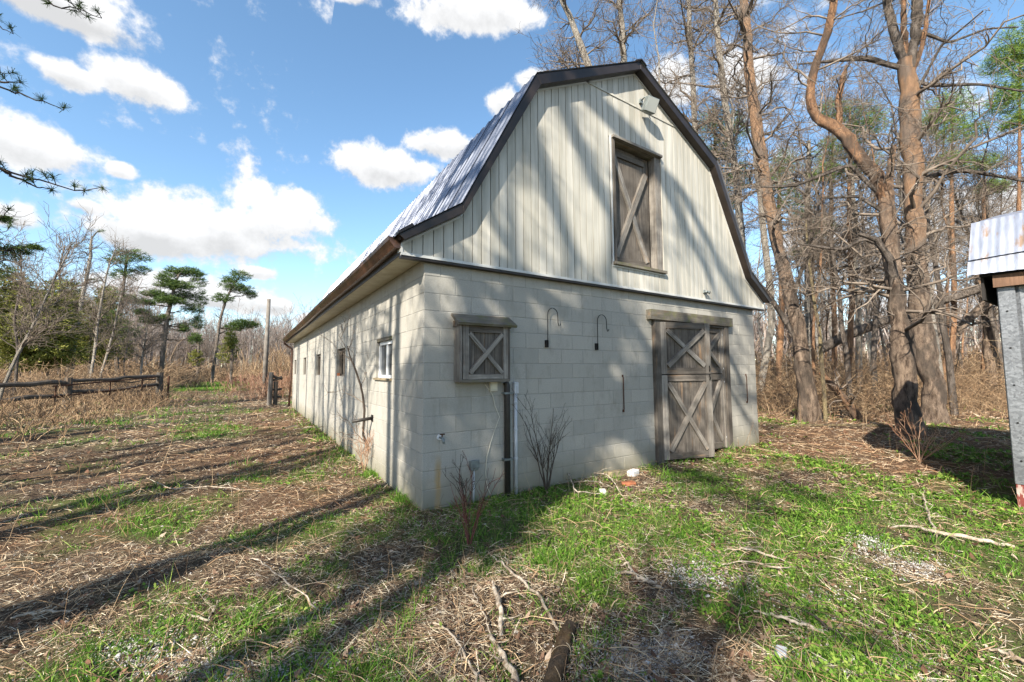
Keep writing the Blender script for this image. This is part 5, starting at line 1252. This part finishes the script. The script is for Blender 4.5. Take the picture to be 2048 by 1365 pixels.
stick('short bleached stick in the left foreground shade', [(20, 1228), (70, 1218), (140, 1208)], [4, 7, 4], 611)
stick('small broken stick in the left foreground litter', [(375, 1215), (400, 1232), (418, 1240), (430, 1192)], [4, 6, 5, 3], 612)
stick('thin grey stick crossing the sunny litter', [(300, 960), (345, 975), (420, 978), (520, 980)], [2, 3, 3, 2], 613)
stick('curved bramble stem arching over the left grass', [(500, 1112), (530, 1140), (560, 1165), (640, 1200)], [2, 3, 4, 3], 614, arch=.10)
stick('thin dry stem curving towards the side wall', [(690, 850), (640, 862), (585, 858)], [2, 2, 1], 615, arch=.12)
stick('thin curved cane on the dirt by the front wall', [(1180, 945), (1215, 960), (1245, 985)], [3, 3, 2], 616, arch=.10)
stick('pale forked cane on the dirt by the front wall', [(1128, 938), (1140, 965), (1150, 985), (1200, 980)], [2, 3, 3, 2], 617, arch=.10, forks=[([(1140, 962), (1170, 972), (1225, 968)], [3, 2, 2])])
# split log with its bark and wire wraps
lg = thing('broken_log', 'broken log with splintered end at the bottom centre', 'log', (0, 0, 0))
a_ = G(1140, 1245, .05); b_ = G(1092, 1390, .05); dvec = unit(b_-a_); s = np.linspace(0, 1, 14)[:, None]; C = a_*(1-s)+b_*s; C[:, 2] = [gz(x_, y_)+.045 for x_, y_ in C[:, :2]]
R = np.linspace(.036, .046, 14)
obj('trunk', fastmesh('trunk', *rough_tube(C, R, 16, 5, .05), m_bark('log_bark', (.14, .09, .05), (.34, .23, .13), sc=2.2), True), lg)
jag = MB()
for k in range(9):
    an = k*2*math.pi/9; sd = np.cross(dvec, [0, 0, 1.]); o_ = C[0]+(sd*math.cos(an)+np.array([0, 0, 1.])*math.sin(an))*.024
    jag.tube([o_+dvec*.03, o_-dvec*random.uniform(.02, .07)], [.012, .002], 5)
jag.obj('splinters', m_simple('fresh_wood', (.50, .36, .20), .8, 0, .3, 10, .3), lg)
wr = []
for k in range(7):
    c0 = C[2]+(C[10]-C[2])*random.random(); th = np.linspace(random.random()*3, 2*np.pi, 15); sd = np.cross(dvec, [0, 0, 1.]); tilt = random.uniform(-.035, .035)
    wr.append(c0+np.outer(np.cos(th), sd)*.048+np.outer(np.sin(th), [0, 0, 1.])*.048+np.outer(np.cos(th)*tilt*2+.0, dvec))
obj('root_strands', fastmesh('root_strands', *tubes(np.stack(wr), np.full((7, 15), .0014), 4), M_STRAW), lg)
def rubble(label, uv, size, m_, rot, name='brick', cat='brick'):
    p = G(*uv); sx, sy, sz = size; r = random.Random(int(uv[0])); mb = MB().box((-sx/2, -sy/2, -.02), (sx/2, sy/2, sz))
    mb.v = [(x_+r.uniform(-.008, .008), y_+r.uniform(-.008, .008), z_+r.uniform(-.008, .008)) for x_, y_, z_ in mb.v]
    o = mb.obj(name, m_, None, bevel=.006); o.location = (float(p[0]), float(p[1]), float(gz(p[0], p[1]))); o.rotation_euler = (r.uniform(-.15, .15), r.uniform(-.15, .15), rot); o['label'] = label; o['category'] = cat
rubble('white painted brick on the dirt left of the barn door', (1266, 948), (.20, .10, .07), M_WHITEBRICK, .3)
rubble('small white brick chunk near the bare wall shrub', (1205, 980), (.10, .08, .05), M_WHITEBRICK, .9)
rubble('orange red brick below the white painted brick', (1257, 966), (.18, .09, .04), M_BRICK, -.5)
rubble('flat tan stone against the foot of the front wall', (1232, 948), (.36, .16, .07), M_STONE, .05, 'stone', 'stone')
rubble('white chunk of foam in the right foreground', (1560, 1300), (.085, .06, .035), M_GREYPLASTIC, .4, 'white_chunk', 'debris')
rubble('pale flat stone on the litter beyond the left grass', (578, 855), (.45, .2, .04), M_STONE, .2, 'stone', 'stone')

# ------------------------------------------------------------------ ground cover
def clear(x, y, pad=.0):
    inb = (x > -pad) & (x < BW_+pad) & (y > -pad) & (y < BL+pad)
    ins = (x > SX-.02) & (x < SX+4.6) & (y < SY+.0) & (y > SY-4.3)
    return ~(inb | ins)
def sample(n, r0, r1, rg, az0=-60, az1=58):
    az = np.radians(rg.uniform(az0, az1, n))+YAW; rr = np.exp(rg.uniform(np.log(r0), np.log(r1), n))
    x = CAM[0]+rr*np.sin(az); y = CAM[1]+rr*np.cos(az); k = clear(x, y); return x[k], y[k], rr[k]
def ribbons(x, y, z, d, L, w, seg, r, bend):
    """d (n,3) start directions, L lengths, w widths, bend (n,3) displacement at the tip"""
    n = len(x); s = np.linspace(0, 1, seg+1); base = np.stack([x, y, z], 1)
    C = base[:, None, :]+L[:, None, None]*(s[None, :, None]*d[:, None, :]+(s**2)[None, :, None]*bend[:, None, :])
    sd = np.cross(d, r.normal(size=(n, 3))); sd /= np.linalg.norm(sd, axis=1, keepdims=True)+1e-9
    ww = (w[:, None]*np.array([1, .9, .25] if seg == 2 else np.linspace(1, .2, seg+1))[None, :])[:, :, None]*.5
    V = np.stack([C-sd[:, None]*ww, C+sd[:, None]*ww], 2).reshape(-1, 3)
    i = np.arange(n)[:, None]*(seg+1)*2; j = np.arange(seg)[None, :]*2
    Q = np.stack([i+j, i+j+1, i+j+3, i+j+2], -1).reshape(-1, 4); return V, Q
def litter():
    r = np.random.default_rng(21)
    x, y, rr = sample(400000, 1.5, 55, r); red = red_amt(x, y); gr = green_amt(x, y); cl = fbm(x*2.3+5, y*2.3+40, 4)
    keep = r.random(len(x)) < np.clip((1.0-.62*gr)*(.38+1.1*sstep(.38, .60, cl)), .05, 1); x, y, rr, red = x[keep], y[keep], rr[keep], red[keep]
    sc = np.clip(rr/5, 1, 6)
    az = r.uniform(0, 6.28, len(x)); tilt = r.normal(.10, .24, len(x)); tilt = np.abs(tilt)
    d = np.stack([np.cos(az)*np.cos(tilt), np.sin(az)*np.cos(tilt), np.sin(tilt)], 1); L = (.015+.11*r.random(len(x))**1.8)*sc**.35; w = r.uniform(.0014, .0036, len(x))*sc**.9
    bend = r.normal(size=(len(x), 3))*.22; bend[:, 2] -= .12
    z = gz(x, y)+r.random(len(x))*.02*sc**.5+.003
    isr = r.random(len(x)) < red*.55; L = np.where(isr, L*1.4, L)
    for nm, k, m_, lb in (('dry_grass_litter', ~isr, M_STRAW, 'bleached dry grass stalks lying over the ground'), ('reddish_leaf_litter', isr, M_STRAWR, 'reddish brown litter over the ground')):
        o = obj(nm, fastmesh(nm, *ribbons(x[k], y[k], z[k], d[k], L[k], w[k], 2, r, bend[k]), m_), kind='stuff', label=lb, category='ground litter')
def grass():
    r = np.random.default_rng(22)
    # tufts: clusters of blades
    x, y, rr = sample(21000, 1.5, 60, r); g = green_amt(x, y)
    edge = (np.abs(x+.18) < .22) & (y > -.2) & (y < 16) & (r.random(len(x)) < .5)
    fr = (np.abs(y+.14) < .16) & (x > -.3) & (x < 7.6)
    keep = (r.random(len(x)) < np.clip(g*1.15-.25, 0, 1)) | edge | (fr & (r.random(len(x)) < .6))
    x, y, rr = x[keep], y[keep], rr[keep]; hs = (.4+1.6*r.random(len(x))**2.2)*(.6+.7*fbm(x*1.3+9, y*1.3)); nb = 15
    for (u, v, sp_, n_, h_) in [(800, 995, .10, 16, 1.7), (815, 1005, .08, 10, 1.5), (756, 948, .12, 16, 1.4), (690, 1030, .18, 14, 1.0), (640, 880, .2, 12, 1.2), (1270, 930, .2, 10, 1.3), (1070, 1130, .15, 16, 1.7), (1310, 1080, .3, 26, 1.5), (1110, 1200, .15, 12, 1.5), (1180, 1300, .12, 12, 1.6), (440, 1195, .12, 16, .9), (590, 1330, .1, 8, 1.1), (1340, 955, .2, 14, 1.4), (1540, 1165, .1, 8, 1.5), (630, 1190, .2, 14, 1.2)]:
        p = G(u, v); x = np.append(x, p[0]+r.normal(size=n_)*sp_); y = np.append(y, p[1]+r.normal(size=n_)*sp_*.6); rr = np.append(rr, np.full(n_, np.hypot(*(p-CAM)[:2]))); hs = np.append(hs, r.uniform(.6, 1.1, n_)*h_)
    X = np.repeat(x, nb)+r.normal(size=len(x)*nb)*.035*np.repeat(np.clip(rr/4, 1, 5), nb); Y = np.repeat(y, nb)+r.normal(size=len(x)*nb)*.035*np.repeat(np.clip(rr/4, 1, 5), nb); RR = np.repeat(rr, nb)
    k = clear(X, Y); X, Y, RR = X[k], Y[k], RR[k]; hh = np.repeat(hs, nb)[k]; n = len(X)
    d = np.stack([r.normal(size=n)*.35, r.normal(size=n)*.35, np.ones(n)], 1); d /= np.linalg.norm(d, axis=1, keepdims=True)
    sc = np.clip(RR/4, 1, 6); L = r.uniform(.035, .11, n)*hh*sc**.25; w = r.uniform(.0025, .0050, n)*sc
    bend = r.normal(size=(n, 3))*.35; bend[:, 2] = -np.abs(bend[:, 2])
    obj('green_grass', fastmesh('green_grass', *ribbons(X, Y, gz(X, Y)-.002, d, L, w, 2, r, bend), M_GRASS), kind='stuff', label='green spring grass growing in tufts through the litter', category='grass')
def weeds():
    r = np.random.default_rng(23); x, y, rr = sample(60000, 1.5, 16, r, -45, 58); g = green_amt(x, y)
    keep = r.random(len(x)) < np.clip((fbm(x*3.1+2, y*3.1, 3)-.40)*4.5*g, 0, 1)*np.clip(.25+sstep(-.5, 1, x), 0, 1); x, y, rr = x[keep], y[keep], rr[keep]; nb = 5
    X = np.repeat(x, nb); Y = np.repeat(y, nb); n = len(X); az = r.uniform(0, 6.28, n); el = r.uniform(.1, .8, n)
    d = np.stack([np.cos(az)*np.cos(el), np.sin(az)*np.cos(el), np.sin(el)], 1); sd = np.cross(d, [0, 0, 1.]); sd /= np.linalg.norm(sd, axis=1, keepdims=True)
    sc = np.repeat(np.clip(rr/4, 1, 3), nb)*r.uniform(.6, 1.5, n); L = (.022*sc)[:, None]; b = np.stack([X, Y, gz(X, Y)+r.uniform(.004, .03, n)], 1)
    V = np.stack([b, b+d*L*.5+sd*L*.34, b+d*L, b+d*L*.5-sd*L*.34], 1).reshape(-1, 3)
    k = clear(X, Y); V = V.reshape(-1, 4, 3)[k].reshape(-1, 3)
    obj('clover_and_weeds', fastmesh('clover_and_weeds', V, np.arange(len(V)).reshape(-1, 4), M_WEED), kind='stuff', label='low broad leaved weeds and clover spread over the lawn', category='weeds')
def dead_leaves():
    r = np.random.default_rng(24); x, y, rr = sample(6000, 1.5, 22, r); n = len(x)
    L = (.007+.024*r.random(n)**1.7)*np.clip(rr/6, 1, 2.2); az = r.uniform(0, 6.28, n); u = np.stack([np.cos(az), np.sin(az), r.normal(size=n)*.3], 1); v = np.stack([-np.sin(az), np.cos(az), r.normal(size=n)*.3], 1); z = gz(x, y)+.012+r.random(n)*.015; c = np.stack([x, y, z], 1)
    up = np.array([0, 0, 1.])
    pts = [(-1, 0, .5), (-.4, -.6, .0), (.3, -.35, .35), (1, .1, .8), (.45, .5, .1), (-.4, .4, .5)]
    V = np.stack([c+L[:, None]*(a_*u+b_*v)+up*(h_*L)[:, None]*r.uniform(.2, 1.4, (n, 1)) for a_, b_, h_ in pts], 1).reshape(-1, 3)
    obj('dead_leaves', fastmesh('dead_leaves', V, np.arange(len(V)).reshape(-1, 6), M_DLEAF), kind='stuff', label='curled brown dead leaves strewn on the ground', category='leaves')
def gravel():
    r = np.random.default_rng(25); X = []; Y = []
    for (u, v, ru, rv, n) in [(1385, 1135, 60, 30, 1500), (1740, 1095, 60, 22, 900), (1830, 1130, 70, 25, 1000), (1260, 1320, 110, 45, 2600), (1360, 1290, 60, 30, 1000), (1620, 1190, 60, 30, 900), (1720, 1300, 110, 45, 2200), (1420, 1105, 40, 20, 500), (1780, 1345, 90, 25, 1500),
                              (300, 1290, 120, 40, 1300), (480, 1340, 160, 30, 2000), (1480, 1150, 50, 25, 500), (640, 1320, 80, 25, 500), (1660, 1240, 50, 25, 500)]:
        a = r.normal(size=n)*ru*.55; b = r.normal(size=n)*rv*.55
        for du, dv_ in zip(a, b):
            p = G(u+du, min(v+dv_, 1500)); X.append(p[0]); Y.append(p[1])
    x, y, rr = sample(5000, 1.5, 12, r); X = np.concatenate([X, x]); Y = np.concatenate([Y, y]); n = len(X)
    c = np.stack([X, Y, gz(X, Y)+.001], 1); s = (.0022+.0075*r.random(n)**1.5)[:, None]*np.where(r.random((n, 1)) < .04, 2.2, 1)
    o = np.array([(1, 0, 0), (0, 1, 0), (-1, 0, 0), (0, -1, 0), (0, 0, .8), (0, 0, -.5)], float)
    V = (c[:, None, :]+s[:, None]*(o[None]+r.normal(size=(n, 6, 3))*.25)).reshape(-1, 3); i = np.arange(n)[:, None, None]*6
    T = np.array([(0, 1, 4), (1, 2, 4), (2, 3, 4), (3, 0, 4), (1, 0, 5), (2, 1, 5), (3, 2, 5), (0, 3, 5)])[None]; Q = (i+T).reshape(-1, 3)
    obj('gravel', fastmesh('gravel', V, Q, M_GRAVEL), kind='stuff', label='pale grey gravel showing in patches through the lawn', category='gravel')
def twigs():
    r = np.random.default_rng(26); x, y, rr = sample(3600, 1.5, 26, r); n = len(x); az = r.uniform(0, 6.28, n); L = r.uniform(.12, .6, n)*np.clip(rr/6, .8, 2); s = np.linspace(0, 1, 5)
    d = np.stack([np.cos(az), np.sin(az), np.zeros(n)], 1); P = np.stack([x, y, gz(x, y)+.015], 1)[:, None]+L[:, None, None]*s[None, :, None]*d[:, None]; P += np.cumsum(r.normal(size=(n, 5, 3)), 1)*.012*np.array([1, 1, .4]); P[:, :, 2] += np.sin(s*np.pi)[None]*r.random((n, 1))*.06
    R = (r.uniform(.0014, .0042, n)*np.clip(rr/5, 1, 3))[:, None]*np.linspace(1, .5, 5)[None]
    obj('fallen_twigs', fastmesh('fallen_twigs', *tubes(P, R, 3), M_THICK), kind='stuff', label='small fallen twigs scattered over the ground', category='twigs')
def stalks():
    """upright thin dead stalks standing here and there"""
    r = np.random.default_rng(27); x, y, rr = sample(1100, 2.2, 30, r); n = len(x); s = np.linspace(0, 1, 5); L = r.uniform(.12, .55, n)*np.clip(rr/7, .7, 1.8)
    d = np.stack([r.normal(size=n)*.25, r.normal(size=n)*.25, np.ones(n)], 1); P = np.stack([x, y, gz(x, y)], 1)[:, None]+L[:, None, None]*s[None, :, None]*d[:, None]; P += np.cumsum(r.normal(size=(n, 5, 3)), 1)*.008
    R = (r.uniform(.0010, .0022, n)*np.clip(rr/4, 1, 4))[:, None]*np.linspace(1, .4, 5)[None]
    obj('dead_stalks', fastmesh('dead_stalks', *tubes(P, R, 3), M_THICK), kind='stuff', label='thin dead stalks standing in the grass', category='stalks')
def thicket(name, label, area, n, seed, hmin, hmax, m_, w=.006, per=1):
    r = np.random.default_rng(seed); X = []; Y = []
    while len(X) < n:
        u, d = area(r); p = polar(u, d)
        if not clear(np.array([p[0]]), np.array([p[1]]), .6)[0]: continue
        X.append(p[0]); Y.append(p[1])
    x = np.array(X); y = np.array(Y); s = np.linspace(0, 1, 6); L = r.uniform(hmin, hmax, n)*r.uniform(.5, 1, n)
    d = np.stack([r.normal(size=n)*.45, r.normal(size=n)*.45, np.ones(n)], 1); d /= np.linalg.norm(d, axis=1, keepdims=True); bend = r.normal(size=(n, 3))*.4; bend[:, 2] = -np.abs(bend[:, 2])*.9
    P = np.stack([x, y, gz(x, y)], 1)[:, None]+L[:, None, None]*(s[None, :, None]*d[:, None]+(s**2)[None, :, None]*bend[:, None]); P[:, 1:] += np.cumsum(r.normal(size=(n, 5, 3)), 1)*.03
    R = (r.uniform(.5, 1.3, n)*w)[:, None]*np.linspace(1, .4, 6)[None]
    P2, R2 = grow(P, R, n*2, r, .2, 1., (.4, 1.2), (hmin*.15, hmax*.4), 4, .7, .3, -.1)
    obj(name, fastmesh(name, *joinq([tubes(P, R, 3), tubes(P2, np.maximum(R2, w*.45), 3)]), m_), kind='stuff', label=label, category='undergrowth')
def field_grass():
    r = np.random.default_rng(28); P = np.array([polar(u, d) for u, d in zip(r.uniform(322, 500, 16000), r.uniform(33, 62, 16000))]); n = len(P)
    d = np.stack([r.normal(size=n)*.4, r.normal(size=n)*.4, np.ones(n)], 1); d /= np.linalg.norm(d, axis=1, keepdims=True); b = r.normal(size=(n, 3))*.3; b[:, 2] = -.2
    obj('field_grass', fastmesh('field_grass', *ribbons(P[:, 0], P[:, 1], P[:, 2], d, r.uniform(.12, .26, n), r.uniform(.02, .05, n), 2, r, b), M_WEED), kind='stuff', label='bright green grass strip of the field beyond the track', category='grass')
field_grass()
litter(); grass(); weeds(); dead_leaves(); gravel(); twigs(); stalks()
thicket('undergrowth', 'brown tangled undergrowth in the wood right of the barn', lambda r: (r.uniform(1480, 2150), 14.5+20*r.random()), 5200, 31, .8, 3.4, M_THICK, .009)
thicket('undergrowth', 'low brown canes in front of the right wood', lambda r: (r.uniform(1530, 2100), 12.5+6*r.random()), 900, 35, .4, 1.6, M_THICK, .007)
thicket('undergrowth', 'brown scrub behind the left fence', lambda r: (r.uniform(-250, 330), 22+26*r.random()), 5000, 32, .8, 3.2, M_THICK, .014)
thicket('undergrowth', 'tan and grey scrub between the field and the far trees', lambda r: (r.uniform(260, 640), 66+30*r.random()), 3600, 33, 1.5, 5.5, M_THICK, .035)
thicket('undergrowth', 'dry brown canes in front of the left fence', lambda r: (r.uniform(-250, 310), 14+10*r.random()**.6), 2600, 34, .3, 1.3, M_THICK, .008)
thicket('undergrowth', 'dark brambles tangled through the left fence', lambda r: (r.uniform(-250, 330), 20+6*r.random()), 2600, 38, .6, 2.0, M_TWIGD, .010)
# woods closing the view far behind
def far_wood(label, area, n, seed, H, w):
    r = np.random.default_rng(seed); P = []; R = []
    for _ in range(n):
        u, d = area(r); b = polar(u, d); h = H*r.uniform(.6, 1.1); k = spine(h, r, (r.normal()*.05, r.normal()*.05), .8, 7)+b; P.append(k); R.append(np.linspace(w, w*.25, 7))
    P = np.stack(P); R = np.stack(R); P2, R2 = grow(P, R, n*(14 if seed != 43 else 7), r, .3, 1., (.3, 1.0), (H*.08, H*.28), 5, .5, .2, 0, .4); P3, R3 = grow(P2, R2, n*(50 if seed != 43 else 14), r, .2, 1., (.3, 1.), (H*.04, H*.12), 4, .6, .2, 0, .2)
    obj('far_wood', fastmesh('far_wood', *joinq([tubes(P, R, 4), tubes(P2, np.maximum(R2, w*.22), 3), tubes(P3, np.maximum(R3, w*.15), 3)]), m_islands('far_wood_%d' % seed, [(0., (.10, .08, .07)), (.5, (.22, .18, .16)), (1., (.38, .33, .30))], .9)), kind='stuff', label=label, category='woodland')
far_wood('far grey wood closing the view behind the field', lambda r: (r.uniform(200, 700), 100+50*r.random()), 620, 41, 15.5, .13)
far_wood('deep wood behind the scrub on the left', lambda r: (r.uniform(-300, 300), 58+40*r.random()), 380, 42, 14, .14)
far_wood('deep wood behind the trees on the right', lambda r: (r.uniform(1340, 2200), 40+24*r.random()), 560, 43, 9.5, .15)
thicket('undergrowth', 'grey brown scrub deep in the right wood', lambda r: (r.uniform(1380, 2200), 34+20*r.random()), 3600, 36, 2.5, 6.0, M_THICK, .035)
thicket('undergrowth', 'tall scrub deep in the left wood', lambda r: (r.uniform(-300, 330), 48+20*r.random()), 3200, 37, 2.5, 6.5, M_THICK, .04)
